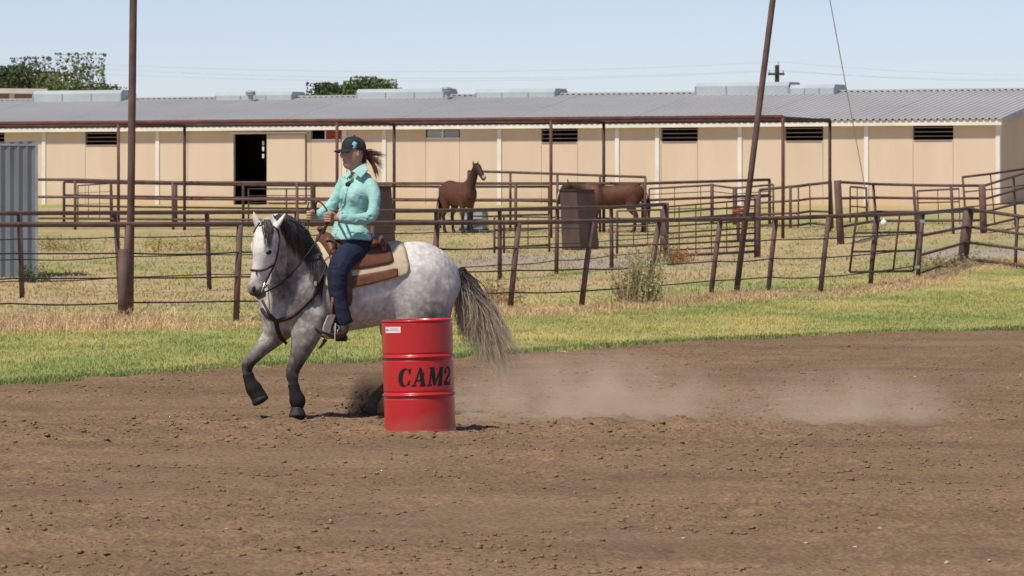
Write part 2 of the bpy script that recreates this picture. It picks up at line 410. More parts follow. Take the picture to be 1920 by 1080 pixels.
# dry straw along the arena fence
n = 15000; X = rng.uniform(-11, 13, n); fy = np.interp(X, FX, FY); Y = fy-1.7+rng.normal(0, 1.5, n)
heavy = np.clip(fbm(X*.7, Y*.5, 3, 15)*2.6-.75, 0, 1)*np.where(X < -5.2, 1.5, .75)
ok = (rng.random(n) < heavy); X, Y = X[ok], Y[ok]; hv = heavy[ok]
C = np.array([.82,.62,.36])*rng.uniform(.55, 1.15, (len(X), 1))*np.array([1, 1, 1])
blades('dry_straw', X, Y, (.06+.15*rng.random(len(X))+np.where(X < -4.5, .14, 0)*rng.random(len(X)))*(.6+.5*np.clip(hv, 0, 1)), .014, 1.5, C, 'dead straw matted along the foot of the arena fence', 'straw', bend=.8, nb=6, spread=.12)
X, Y = frus(15000, 76, 140); fy = np.interp(X, FX, FY); ok = Y > fy+1.5; X, Y = X[ok], Y[ok]
C = ground_attr(X, Y)*1.28
blades('pen_grass', X, Y, .025+.07*rng.random(len(X))**2, .03, .9, C, 'patchy green and dry grass in the pens behind the fence', 'grass', spread=.12)
# ------------------------------------------------------------------ barn
def Bp(u, v, z): return BARN_R+BD*u-BN*v+V(0, 0, ZB+z)
def u_of(px, v=0.0):
    k = (px-960)/F; o = BARN_R-BN*v
    Y = (o[0]*BN[0]+o[1]*BN[1])/(k*BN[0]+BN[1]); return (np.array([k*Y, Y, 0])-o)@BD, Y
BAY = 4.27; ULEFT = 46.0
barn = empty('stable_barn', BARN_R+BD*18+V(0,0,ZB), 'long tan stable barn with white posts and grey ribbed metal roof', 'barn')
TH = .12
WT = 2.47
wins = [(1712,1787,'louver'),(1472,1543,'louver'),(1240,1308,'louver'),(1015,1083,'louver'),(798,862,'glass'),(583,640,'shutter'),(160,222,'louver'),(-58,8,'louver')]
door_px = (438, 500)
cuts = [1875,1787,1712,1625,1543,1472,1388,1308,1240,1158,1083,1015,937,862,798,721,640,583,500,438,352,296,222,160,83,8,-58]
us = [u_of(p)[0] for p in cuts]; us[0] = 0.0
while us[-1] < ULEFT: us.append(us[-1]+1.42)
us[-1] = ULEFT
def wall_box(name, u0, u1, z0, z1, m, v0=0.0, v1=TH, par=barn, g=.006):
    c = Bp((u0+u1)/2, (v0+v1)/2, (z0+z1)/2)
    mb = MB(); mb.box(c, BD*((u1-u0)/2-g), -BN*(v1-v0)/2, V(0,0,(z1-z0)/2)); return mb.build(name, m, par)
wk = {}
for a, b, k in wins: wk[(b, a)] = k
for i in range(len(us)-1):
    u0, u1 = us[i], us[i+1]
    key = (cuts[i], cuts[i+1]) if i+1 < len(cuts) else None
    if key == (door_px[1], door_px[0]):
        wall_box('wall_panel', u0, u1, 2.36, WT, M['wall']); continue
    if key in wk:
        k = wk[key]; z0 = {'louver': 2.03, 'glass': 2.20, 'shutter': 2.17}[k]
        wall_box('wall_panel', u0, u1, -.3, z0, M['wall'])
        wnd = wall_box('window', u0+.03, u1-.03, z0-.045, z0+.0, M['white' if k != 'louver' else 'slat'], -.02, .04)
        if k == 'louver':
            for j in range(3): wall_box('louver_slat', u0+.02, u1-.02, z0+.10+.135*j, z0+.13+.135*j, M['slat'], .03, .06, wnd)
        elif k == 'glass':
            um = (u0+u1)/2
            wall_box('pane', u0+.04, um-.03, z0, WT-.02, M['glass'], .04, .05, wnd); wall_box('pane', um+.03, u1-.04, z0, WT-.02, M['vent'], .04, .05, wnd)
            wall_box('mullion', um-.03, um+.03, z0, WT-.01, M['white'], -.01, .05, wnd)
        else:
            um = (u0+u1)/2
            wall_box('shutter', u0+.02, um, z0, WT-.02, M['redwood'], .02, .05, wnd)
            wall_box('mullion', um, um+.05, z0, WT-.01, M['white'], -.01, .06, wnd)
    else:
        wall_box('wall_panel', u0, u1, -.3, WT, M['wall'])
# sliding door leaf right of the doorway, with its rail
ud0 = u_of(575)[0]; ud1 = u_of(502)[0]
dl = wall_box('sliding_door', ud0, ud1, .05, 2.33, M['wall'], -.08, -.03)
wall_box('door_rail', ud0-.05, u_of(438)[0]+.1, 2.36, 2.41, M['white'], -.09, -.04, dl)
for zz in (1.62, 1.86, 2.05): wall_box('light_spot_plate', u_of(492)[0]-.03, u_of(492)[0]+.05, zz-.07, zz+.07, M['white'], .07, .085, dl)  # added white plates stand in for daylight spots inside the doorway
wall_box('door_edge', ud0+.0, ud0+.03, .05, 2.33, M['slat'], -.084, -.028, dl)
for p in (83,296,647,721,937,1158,1233,1388,1625):
    u = u_of(p)[0]; wall_box('corner_post', u-.075, u+.075, -.3, WT-.002, M['white'], -.05, TH-.02)
for j in range(1, 3): wall_box('corner_post', u_of(83)[0]+BAY*j-.075, u_of(83)[0]+BAY*j+.075, -.3, WT-.002, M['white'], -.05, TH-.02)
wall_box('corner_post', -.02, .13, -.3, WT-.002, M['white'], -.05, TH-.02)
wall_box('fascia', -.15, ULEFT+.2, WT, 2.655, M['white'], -.27, -.22)
wall_box('soffit', -.15, ULEFT+.2, WT+.01, WT+.04, M['white'], -.215, .02)
RD, EV, EZ, RZ = 6.0, -.33, 2.66, 3.70
# end walls (gable), rear wall and stall back wall
def gable(u0, u1, name):
    pts = [(TH, -.3), (12, -.3), (12, 2.62), (6, 3.62), (TH, 2.62)]
    v = [Bp(u, a, z) for u in (u0, u1) for a, z in pts]
    f = [[4,3,2,1,0],[5,6,7,8,9]]+[[k, (k+1) % 5, (k+1) % 5+5, k+5] for k in range(5)]
    return mesh(name, v, f, M['wall'], barn)
gable(.0, .1, 'gable_wall'); gable(ULEFT-.1, ULEFT, 'gable_wall')
wall_box('rear_wall', 0.1, ULEFT-.1, -.3, 2.5, M['wall'], 11.88, 12)
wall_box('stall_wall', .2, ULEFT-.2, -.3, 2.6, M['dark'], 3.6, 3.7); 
# ribbed roof sheets, one per bay and slope
rib = .215
def roof_sheet(ua, ub, v0, z0, v1, z1):
    n = int(round((ub-ua)/rib)); st = (ub-ua)/n; prof = []
    for i in range(n): prof += [(ua+i*st, .045), (ua+(i+.16)*st, .045), (ua+(i+.3)*st, 0), (ua+(i+.86)*st, 0)]
    prof.append((ub, .045))
    v = [Bp(u, v0, z0+h) for u, h in prof]+[Bp(u, v1, z1+h) for u, h in prof]; k = len(prof)
    return mesh('roof_sheet', v, [[i, i+k, i+1+k, i+1] for i in range(k-1)], M['roof'], barn)
ub = -.2
while ub < ULEFT:
    ue = min(ub+BAY, ULEFT+.2)
    roof_sheet(ub, ue-.012, EV, EZ, RD, RZ); roof_sheet(ub, ue-.012, 12.3, EZ-.05, RD+.02, RZ-.004); ub += BAY
wall_box('ridge_cap', -.2, ULEFT+.2, RZ+.03, RZ+.07, M['roof'], RD-.12, RD+.12)
# barge board on the visible gable
a = Bp(-.17, EV, EZ-.05); b = Bp(-.17, RD, RZ-.05)
mb = MB(); mb.box((a+b)/2, (b-a)/2, BD*.02, V(0,0,.09)); mb.build('barge_board', M['galv'], barn)
mb = MB(); a = Bp(-.17, 12.3, EZ-.05); mb.box((a+b)/2+BN*.01, (b-a)/2, BD*.02, V(0,0,.09)); mb.build('barge_board', M['galv'], barn)

def ridge_box(p0, p1, ytop, desc, dep=.55, v=RD):
    u1, Y1 = u_of(p0, v); u0, Y0 = u_of(p1, v); Ym = (Y0+Y1)/2
    zt = HC-(ytop-HZ)*Ym/F-ZB
    t = empty('ridge_skylight', Bp((u0+u1)/2, v, RZ), desc, 'skylight', 'skylight boxes on the barn ridge')
    prof = [(-dep, RZ-.16), (-dep, zt-.12), (-dep+.12, zt), (dep-.12, zt), (dep, zt-.12), (dep, RZ-.16)]
    vv = [Bp(u, v+q, z) for u in (u0, u1) for q, z in prof]; k = 6
    f = [list(range(k)), list(range(2*k-1, k-1, -1))]+[[i+k, i+1+k, i+1, i] for i in range(k-1)]
    mesh('cover', vv, f, M['vent'], t)
    n = max(3, int((u1-u0)/1.1))
    for j in range(n+1):
        u = u0+(u1-u0)*j/n
        mb = MB(); mb.box(Bp(u, v-dep-.008, (RZ-.1+zt-.12)/2), BD*.02, -BN*.012, V(0,0,(zt-.05-RZ)/2+.01)); mb.build('seam', M['galv'], t)
for a in [(77,241,170,'pale ridge skylight at the left end, beside the tall pole'),(418,560,173,'low pale ridge skylight between tall pole and middle trees'),(682,845,167,'pale ridge skylight just right of the middle trees'),(905,1052,167,'pale ridge skylight standing alone above the barn centre'),(1316,1490,155,'tall pale ridge skylight behind the leaning pole'),(1492,1575,159,'short pale ridge skylight right of the leaning pole')]: ridge_box(*a)
def turbine(px, y0, y1, label):
    u, Y = u_of(px, RD-.9); b = Bp(u, RD-.9, RZ-.2); top = HC-(y0-HZ)*Y/F
    t = empty('roof_ventilator', b, label, 'ventilator', 'turbine ventilators on the barn roof')
    MB().tube([b, V(b[0], b[1], top-.16)], .09, 10).build('pipe', M['galv'], t)
    h = np.linspace(-1, 1, 7); MB().tube([V(b[0], b[1], top-.09+.09*q) for q in h], [.10,.17,.20,.15,.20,.17,.08], 10).build('turbine_head', M['galv'], t)
turbine(470, 170, 194, 'turbine roof ventilator in front of the low skylight'); turbine(838, 163, 192, 'turbine roof ventilator right of the middle trees')

# second stable far behind, top left
def behind():
    Y = 192.0; R = P(76, 190, Y); z1 = P(76, 176, Y)[2]
    t = empty('far_stable', V(R[0], Y, ZB), 'brown walled stable behind the barn at the left edge', 'stable')
    d = V(-.93, -.36, 0); n = V(.36, -.93, 0)*-1
    zc = z1
    mb = MB(); mb.box(V(R[0], Y, (ZB+zc)/2)+d*6+n*4, d*6, n*4, V(0,0,(zc-ZB)/2)); mb.build('wall', mat('brown_wall', (.30,.20,.15), .8), t)
    mb = MB(); mb.box(V(R[0], Y, zc+.10)+d*6+n*4, d*6.2, n*4.3, V(0,0,.10)); mb.build('roof', M['white'], t)
    for q in (1.2, 4.5, 8):
        mb = MB(); mb.box(V(R[0], Y, (ZB+zc)/2)+d*q-n*.03, d*.1, n*.05, V(0,0,(zc-ZB)/2-.01)); mb.build('post', M['white'], t)
behind()

# ------------------------------------------------------------------ pipe frame in front of the barn
def dist_v(p): return -((p-BARN_R)@V(-BN[0], -BN[1], 0))
vb = -dist_v(gp(346, 432)); vb = -(gp(346, 432)-BARN_R)@BN      # negative: in front
vf = vb-4.1
fr = empty('pipe_frame', Bp(u_of(600, vb)[0], vb, 0)*V(1,1,0)+V(0,0,.8), 'tall rusty pipe frame with long beams standing before the barn', 'frame')
def row(pxs, v, ybeam, m, pxe, r=.045):
    zb = None; ends = []
    for p in pxs:
        u, Y = u_of(p, v); b = Bp(u, v, 0); b[2] = terrain(b[0], b[1])-.05
        if zb is None: zb = HC-(ybeam-HZ)*Y/F
        MB().tube([b, V(b[0], b[1], zb)], r, 8).build('post', m, fr, True); ends.append(V(b[0], b[1], zb))
    u, _ = u_of(pxe, v); l = Bp(u, v, 0); l[2] = zb
    MB().tube([l, ends[-1]], r*1.25, 8).build('beam', m, fr, True); return ends
ef = row([-190,222,632,1033,1468], vf, 233, M['rust_red'], -330)
eb = row([-50,346,739,1132,1556], vb, 238, M['rust_dark'], -330)
for a, b in zip(ef, eb): MB().tube([a-V(0,0,.02), b-V(0,0,.02)], .045, 8).build('cross_beam', M['rust_dark'], fr, True)

# ------------------------------------------------------------------ pens and fences
def fence(name, label, posts, rails, cat='fence', group=None, pr=.05, m='rust', pm=None, span=None, thin=(), thin_r=.014):
    ft = [gp(p[0], p[1]) for p in posts]; tp = [P(p[2], p[3], f[1]) for p, f in zip(posts, ft)]
    mid = sum(ft)/len(ft)
    t = empty(name, mid, label, cat, group)
    for i, (f, q) in enumerate(zip(ft, tp)):
        r = posts[i][4] if len(posts[i]) > 4 else pr
        if r: MB().tube([f-V(0,0,.12), f+(q-f)*.5, q+(V(0,0,.04) if r > pr else V(0,0,-.01))], r, 10).build('post', M[pm or m], t, True)
    for rl in rails:
        fr_, r, kind = rl[:3]; a, b = (rl[3], rl[4]) if len(rl) > 3 else (0, len(ft))
        pts = [f+(q-f)*fr_-V(0, (pr if kind == 'cable' else 0)*.9, 0) for f, q in zip(ft[a:b], tp[a:b])]
        if kind == 'cable':
            pp = []
            for i in range(len(pts)-1):
                sag = random.uniform(.0, .035)
                for s in np.linspace(0, 1, 6, endpoint=False): pp.append(pts[i]*(1-s)+pts[i+1]*s-V(0,0,sag*4*s*(1-s)))
            pts = pp+[pts[-1]]
        MB().tube(pts, r, 8).build(kind, M['cable'] if kind == 'cable' else M[m], t, True)
    for (px, i, fa, fb) in thin:                     # light uprights between posts i and i+1
        a, b = posts[i], posts[i+1]; s = (px-a[0])/(b[0]-a[0])
        f = ft[i]*(1-s)+ft[i+1]*s; q = tp[i]*(1-s)+tp[i+1]*s
        MB().tube([f+(q-f)*fa, f+(q-f)*fb], thin_r, 6).build('upright', M[m], t, True)
    return t, ft, tp

tops = [(-190,421),(27,421),(240,421),(450,420),(651,419),(820,418),(973,417),(1111,415),(1236,413),(1351,411),(1455,409),(1554,406),(1643,403),(1730,400),(1817,391)]
posts = [(a[0], a[1], b[0], b[1]) for a, b in zip(FENCE_FEET, tops)]; posts[1] = posts[1]+(0,); posts[-1] = posts[-1]+(.13,)
N = len(posts)
arena_f, AF, AT = fence('arena_fence', 'nearest rusty pipe fence with cables, running behind the horse along the arena', posts,
    [(1.0, .040, 'rail'), (.71, .012, 'cable', 0, N-1), (.46, .012, 'cable', 0, N-1), (.21, .012, 'cable', 0, N-1), (.66, .033, 'rail', N-2, N), (.36, .033, 'rail', N-2, N), (.08, .033, 'rail', N-2, N)])
f = gp(230, 607); q = P(231, 467, f[1]); MB().tube([f-V(0,0,.1), q], .075, 12).build('stub_post', M['rust'], arena_f, True)
posts = [(-180,566,-188,401),(42,560,36,400),(226,552,216,399),(393,545,388,398),(560,541,556,397),(700,537,697,396),(820,531,818,395),(937,524,937,393),(1043,514,1045,390),(1147,503,1146,389),(1247,492,1248,383,.085)]
fence('alley_fence', 'second pipe and cable fence, just behind the arena fence', posts, [(1.0,.042,'rail'),(.70,.011,'cable'),(.46,.011,'cable'),(.21,.011,'cable')])
fence('corral_panels', 'many-railed corral panel run between two thick posts near the leaning pole', [(1249,491,1249,384,0),(1420,483,1420,370,.085)],
    [(h, .022, 'rail') for h in (.965,.86,.74,.62,.50,.405,.30,.20)]+[(.10,.035,'rail')], thin=[(1273,0,.1,.96),(1304,0,.1,.96),(1333,0,.1,.96),(1362,0,.1,.96),(1395,0,.1,.96)], pr=.05)
fence('holding_pen_panel', 'barred holding pen panel right of the brown feed bin', [(1157,476,1157,394),(1240,474,1240,392)], [(.98,.022,'rail'),(.80,.018,'rail'),(.62,.018,'rail'),(.42,.018,'rail'),(.2,.018,'rail')], pr=.035, thin=[(1188,0,.2,.98),(1214,0,.2,.98)])
fence('catch_pen_panel', 'low barred catch pen panel left of the brown feed bin', [(927,475,927,404),(945,474,945,402,.03),(1030,472,1030,401)], [(.98,.024,'rail'),(.62,.018,'rail'),(.40,.018,'rail'),(.16,.02,'rail')], pr=.032, thin=[(990,1,.16,.98)])
fence('pen_fence', 'long three-rail pen fence in front of the barn doorway and bay horses', [(-60,429,-60,336),(141,430,141,337),(325,431,324,342),(557,432,557,343),(705,433,706,344),(967,435,967,344),(1205,435,1205,344),(1443,420,1443,337)],
    [(1.0,.042,'rail'),(.65,.038,'rail'),(.22,.035,'rail')], pr=.045)
fence('inner_pen_fence', 'darker four-rail pen fence close behind the long three-rail pen fence', [(120,421,120,341),(210,422,208,343),(330,423,330,345),(456,424,456,347),(587,425,587,348,.08),(700,426,700,349),(825,428,825,350),(1030,428,1030,350)],
    [(1.0,.035,'rail'),(.69,.032,'rail'),(.44,.03,'rail'),(.15,.03,'rail')], m='rust_dark', pr=.045)
fence('mesh_gate', 'narrow wire-panel gate left of the tall straight pole', [(146,418,146,348),(207,419,207,344)], [(1.0,.02,'rail'),(.8,.01,'rail'),(.5,.01,'rail'),(.1,.02,'rail')], cat='gate', pr=.022, thin=[(166,0,.1,1),(187,0,.1,1)], thin_r=.012)
fence('doorway_gate', 'barred pen gate in front of the dark barn doorway', [(466,426,466,352),(537,426,537,352),(585,426,585,352)], [(.97,.02,'rail'),(.8,.012,'rail'),(.62,.012,'rail'),(.35,.015,'rail'),(.1,.015,'rail')], cat='gate', pr=.025, m='rust_dark')
fence('horse_pen_panel', 'tall pipe pen panel standing around the bay horses', [(878,433,878,321),(957,434,957,323),(1045,435,1045,326),(1125,436,1125,329),(1210,437,1210,332)],
    [(1.0,.036,'rail'),(.52,.025,'rail'),(.25,.025,'rail')], pr=.038)
fence('small_pen_panel', 'low pen panel with thin bars right of the grazing bay horse', [(1217,421,1217,354),(1335,421,1335,347,.055),(1378,421,1378,353,.07),(1450,421,1450,346)],
    [(1.0,.03,'rail'),(.84,.014,'rail'),(.70,.014,'rail'),(.42,.014,'rail'),(.15,.014,'rail')], pr=.03, thin=[(1265,0,.1,1),(1314,0,.1,1)])
fence('sorting_pen_fence', 'short pipe fence rising from corral panels to a thick leaning post', [(1424,428,1424,356),(1482,428,1482,350),(1497,428,1497,349,.025),(1520,424,1518,346,.02),(1560,428,1556,342,.06)],
    [(1.0,.04,'rail'),(.66,.033,'rail'),(.36,.033,'rail'),(.07,.033,'rail')], pr=.042)
fence('chute_fence', 'four-rail pipe fence between the thick leaning post and loading chute', [(1577,458,1570,341,.10),(1645,441,1637,345),(1719,440,1713,347),(1788,439,1783,348),(1845,438,1841,348,.10)],
    [(1.0,.038,'rail'),(.735,.036,'rail'),(.46,.033,'rail'),(.28,.036,'rail')], pr=.04)
fence('loading_chute', 'sloping pipe rails of the loading chute at the right edge', [(1847,438,1843,349,0),(1905,425,1900,331),(1985,412,1978,308)],
    [(1.0,.036,'rail'),(.72,.034,'rail'),(.45,.034,'rail'),(.16,.034,'rail')], cat='chute', pr=.038)
fence('cattle_chute_fence', 'upper slanted pipe panel above the loading chute fence', [(1812,426,1805,332),(1866,422,1857,326,.018),(1930,418,1925,316)],
    [(1.0,.034,'rail'),(.70,.02,'rail'),(.40,.02,'rail')], cat='panel', pr=.032)
fence('low_pen_panel', 'low slanted barred panel before the right end of the barn', [(1722,420,1720,358),(1760,421,1758,356,.014),(1800,421,1798,354,.016)],
    [(1.0,.028,'rail'),(.64,.02,'rail')], cat='panel', pr=.028)
fence('end_pen_panel', 'small dark pipe panel under the guy wire', [(1594,417,1594,350),(1608,417,1607,351,.014),(1626,419,1624,353,.035)], [(1.0,.03,'rail'),(.72,.02,'rail'),(.45,.02,'rail')], cat='panel', pr=.025, m='rust_dark')
fence('side_fence', 'four-rail pipe fence running right from the thick corner post', [(1806,492,1818,392,0),(1903,503,1908,405),(2020,521,2024,421)],
    [(1.0,.04,'rail'),(.67,.033,'rail'),(.38,.033,'rail'),(.07,.036,'rail')], pr=.038)
# field gate leaning on the arena fence
def gate():
    Y = AF[12][1]-.14; c = {k: P(*p, Y) for k, p in dict(tl=(1606,404), bl=(1593,510), br=(1713,508), tr=(1725,402)).items()}
    t = empty('field_gate', (c['bl']+c['br'])/2, 'barred pipe gate hung on the arena fence near the corner post', 'gate')
    L = lambda a, b, s: c[a]*(1-s)+c[b]*s
    for a, b in (('tl','bl'), ('bl','br'), ('tr','br')): MB().tube([c[a], c[b]], .024, 8).build('frame', M['rust_dark'], t, True)
    for s in (.31, .64): MB().tube([L('tl','bl',s), L('tr','br',s)], .022, 8).build('bar', M['rust_dark'], t, True)
    for s in (.36, .68): MB().tube([L('tl','tr',s), L('bl','br',s)], .02, 8).build('bar', M['rust_dark'], t, True)
    for s in (.12, .93):
        p = L('tr','br',s); MB().box(p+V(.05,0,0), V(.06,0,0), V(0,.02,0), V(0,0,.03)).build('hinge', M['galv'], t)
gate()
def jug():
    p = P(1657, 417, AF[12][1]-.2); prof = [(-.075,.03),(-.07,.06),(.02,.065),(.045,.04),(.06,.018),(.085,.018)]
    MBt = MB().tube([p+V(0,0,a) for a, _ in prof], [r for _, r in prof], 12)
    o = MBt.build('plastic_jug', M['sticker'], None, True); tag(o, 'small white plastic jug hanging on the field gate post', 'jug')
jug()
# poles
def pole(px, py, tx, ty, r, label, extra):
    f = gp(px, py); q = P(tx, ty, f[1]); d = (q-f); top = f+d*extra
    t = empty('light_pole', f, label, 'pole')
    MB().tube([f-V(0,0,.1), f+d*.5, q, top], r, 12).build('shaft', M['rust'], t, True)
    MB().tube([top, top+V(0,0,.03)], r*1.2, 12).build('cap', M['rust'], t); return f, top
pole(243, 601, 250, 0, .058, 'tall straight rusty pole left of the grey horse', 1.45)
pf, pt = pole(1379, 553, 1449, 0, .058, 'tall rusty pole leaning right over the corral panels', 1.62)
ga = gp(1640, 445); o = MB().tube([ga-V(0,0,.05), ga*.5+pt*.5-V(0,0,.05), pt], .011, 6).build('guy_wire', M['galv'], None)
tag(o, 'thin steel guy wire from leaning pole down to the pens', 'wire')

# feeders, trough, shed
def crate(name, c0, c1y, lw, rw, leanpx, label, cat, m, lid=True, top=None):
    f = gp(*c0); h = (c0[1]-c1y)*f[1]/F; dl = V(-.80,.60,0)*lw; dr = V(.80,.60,0)*rw; s = leanpx*f[1]/F
    b = [f, f+dr, f+dr+dl, f+dl]; tq = [p+V(s, 0, h)+(sum(b)/4-p)*V(1,1,0)*.07 for p in b]
    t = empty(name, sum(b)/4, label, cat)
    v = b+tq; mesh('body', [p+V(0,0,.03) if i < 4 else p for i, p in enumerate(v)], [[0,1,5,4],[1,2,6,5],[2,3,7,6],[3,0,4,7],[4,5,6,7],[3,2,1,0]], M[m], t)
    if lid:
        c = sum(tq)/4+V(-.03,0,.012); ax = (tq[1]-tq[0])/2*1.06; ay = (tq[3]-tq[0])/2*1.14
        MB().box(c, ax, ay, V(0,0,.012)).build('lid', M['rust_dark'], t)
    for a, bb in ((0,1),(0,3)):
        p, q2 = b[a]+V(0,0,.03), b[bb]+V(0,0,.03); n = V(0,-1,0)*.012
        MB().box((p+q2)/2+n, (q2-p)/2, n*.8, V(0,0,.025)).build('skid', M['rust_dark'], t)
    return t
crate('feed_bin', (1088,469), 357, .58, .62, -7, 'brown steel feed bin in front of the grazing bay horse', 'feed bin', 'feeder')
crate('feed_bin', (697,459), 351, .6, .80, -6, 'dark brown steel feed bin behind the rider', 'feed bin', 'feeder')
t = crate('water_trough', (904,433), 391, .85, .24, 0, 'pale water trough below the standing bay horse', 'trough', 'trough', lid=False)
def shed():
    f = gp(68, 520); h = (520-264)*f[1]/F; d = V(-.955, -.297, 0); n = V(-.297, .955, 0)
    t = empty('corrugated_shed', f+d*2, 'grey corrugated metal shed at the left edge', 'shed')
    def sheet(o, dd, ln, nm):
        k = int(ln/.10); v = []
        for i in range(k+1):
            q = o+dd*(ln*i/k); w = .018 if i % 2 else -.018
            nn = np.cross(dd, V(0,0,1)); v += [q+nn*w+V(0,0,-.1), q+nn*w+V(0,0,h-.04*i/k)]
        mesh(nm, v, [[2*i, 2*i+1, 2*i+3, 2*i+2] for i in range(k)], M['corr'], t)
    for j in range(4): sheet(f+d*(.9*j), d, .9, 'wall_sheet')
    sheet(f+n*2.4, -n, 2.4, 'side_wall')
    MB().box(f+d*1.8+n*1.2+V(0,0,h-.09), d*1.82, n*1.22, V(0,0,.02)).build('roof', M['galv'], t)
    MB().box(f-n*.03+V(.0,0,h/2), d*.03, n*.012, V(0,0,h/2-.02)).build('corner_trim', M['galv'], t)
shed()
f = gp(1384, 452); t = empty('red_hydrant', f, 'red stand pipe behind the leaning pole', 'hydrant')
MB().tube([f, f+V(0,0,.95)], .045, 10).build('pipe', M['rust_red'], t, True); MB().tube([f+V(-.16,0,.78), f+V(.16,0,.82)], .05, 10).build('valve', M['redwood'], t, True)

# ------------------------------------------------------------------ power line
def utility():
    Y = 420.0; b = P(1457, 379, Y); b[2] = ZB; top = P(1459, 122, Y)[2]
    t = empty('utility_pole', b, 'wooden utility pole with crossarm above the barn roof', 'utility pole')
    MB().tube([b, V(b[0], Y, top)], [.24, .19], 8).build('shaft', M['wood'], t)
    za = P(1457, 139, Y)[2]; MB().box(V(b[0]-.08, Y-.22, za), V(.72,0,0), V(0,.08,0), V(0,0,.10)).build('crossarm', M['wood'], t)
    for dx in (-.68, .52):
        MB().tube([V(b[0]+dx, Y-.22, za+.07), V(b[0]+dx, Y-.22, za+.33)], [.07,.05], 6).build('insulator', M['galv'], t)
    MB().tube([V(b[0]+.1, Y, top), V(b[0]+.1, Y, top+.3)], .05, 6).build('insulator', M['galv'], t)
    ends = []
    for i, (ya, yb, dx, zz) in enumerate(((104,141,-.68,za+.33),(117,146,.52,za+.33),(98,137,.1,top+.3))):
        w = V(b[0]+dx, Y-.22 if i < 2 else Y, zz); l = P(-200, ya, Y-40); r = P(2150, yb, Y+50)
        pts = [l+(w-l)*s-V(0,0,1.2*4*s*(1-s)) for s in np.linspace(0,1,14)]+[w+(r-w)*s-V(0,0,.6*4*s*(1-s)) for s in np.linspace(0,1,8)[1:]]
        o = MB().tube(pts, .006, 5).build('power_line', M['galv'], None)
        tag(o, ['lower power line strung from the crossarm left end','lower power line strung from the crossarm right end','highest power line across the sky'][i], 'power line')
utility()

# ------------------------------------------------------------------ trees and weeds
M['leaf'] = leaf_mat('tree_leaf', .35); M['bark'] = mat('bark', (.10,.07,.05), .9, (.06,.045,.035), 6)
def leaves(cent, sig, n, size, col, jitter=.35):
    p = cent+np.clip(rng.normal(0, 1, (n, 3)), -1.5, 1.5)*sig
    a = rng.normal(0, 1, (n, 3)); a /= np.linalg.norm(a, axis=1)[:, None]
    b = np.cross(a, rng.normal(0, 1, (n, 3))); b /= np.linalg.norm(b, axis=1)[:, None]
    s = size*rng.uniform(.6, 1.4, (n, 1))
    v = np.stack([p-a*s, p+b*s*.55, p+a*s, p-b*s*.55], 1)
    c = np.repeat(np.array(col)[None]*rng.uniform(1-jitter, 1+jitter, (n, 1)), 4, 0)
    return v.reshape(-1, 3), c
def tree(px, Y, ytop, wpx, col, label, seed, nl=20000):
    r = np.random.default_rng(seed); b = P(px, 380, Y); b[2] = ZB; H = HC-(ytop-HZ)*Y/F-ZB; W = wpx*Y/F/2
    t = empty('tree', b, label, 'tree', 'trees behind the barn')
    MB().tube(spline([b, b+V(.1,0,H*.25), b+V(-.1,.1,H*.5), b+V(.05,0,H*.82)], 4), np.linspace(.32, .05, 13), 8).build('trunk', M['bark'], t, True)
    vs_, cs = [], []
    K = 34
    for k in range(K):
        a = r.random()*6.283; rad = W*math.sqrt(r.random())*.92; hz = H*(.97-.48*(rad/W)**1.6)*(.60+.40*r.random()**.6)
        c = b+V(math.cos(a)*rad, math.sin(a)*rad, hz)
        MB().tube(spline([b+V(0,0,H*.35*r.random()+H*.1), (b+c)/2+V(0,0,hz*.2), c], 3), [.09,.08,.07,.06,.05,.035,.02], 5).build('limb', M['bark'], t)
        sg = W*(.15+.11*r.random()); shade = .75+.5*r.random()
        v, q = leaves(c, V(sg*1.25, sg*1.25, sg*.8), nl//K, .085, np.array(col)*shade); vs_.append(v); cs.append(q)
    v = np.concatenate(vs_); v[:, 2] = np.maximum(v[:, 2], b[2]+H*.15)
    mesh('crown', v, np.arange(len(v)).reshape(-1, 4), M['leaf'], t, attrs={'gcol': np.concatenate(cs)})
tree(42, 232, 92, 175, (.105,.14,.065), 'dark green tree at the left edge behind the barn', 3)
tree(140, 226, 114, 190, (.17,.21,.08), 'lighter green tree beside the dark tree at left', 4)
tree(612, 228, 128, 125, (.12,.155,.07), 'smaller of the two trees behind the barn centre', 5, 16000)
tree(688, 224, 110, 135, (.13,.175,.07), 'taller of the two trees behind the barn centre', 6, 18000)

def weed(name, px, py, hpx, wpx, cols, label, cat, nst=40, leafy=1, Yo=0):
    f = gp(px, py); s = f[1]/F; H = hpx*s; W = wpx*s
    t = empty(name, f, label, cat); vs_, cs, mb = [], [], MB()
    for k in range(nst):
        o = f+V(random.gauss(0, W*.24), random.gauss(0, W*.24), -.02); h = H*random.uniform(.45, 1.0)
        tip = o+V(random.gauss(0, W*.20), random.gauss(0, W*.2), h)
        mb.tube(spline([o, (o+tip)/2+V(random.gauss(0,.03), 0, h*.06), tip], 2), [.007,.006,.005,.004,.003], 3, False)
        n = int(14*leafy)
        for q in np.linspace(.2, 1, n):
            v, c = leaves(o+(tip-o)*q, V(.025,.025,.025), 2, .026, cols[random.randrange(len(cols))]); vs_.append(v); cs.append(c)
    v = np.concatenate(vs_); mesh('foliage', v, np.arange(len(v)).reshape(-1, 4), M['leaf'], t, attrs={'gcol': np.concatenate(cs)})
    mb.build('stems', mat('weed_stem', cols[-1], .9), t)
weed('weed_clump', 1206, 576, 120, 66, [(.38,.39,.18),(.45,.43,.22),(.30,.33,.15),(.55,.46,.27)], 'tall green weed clump growing through the arena fence', 'weeds', 85, .9)
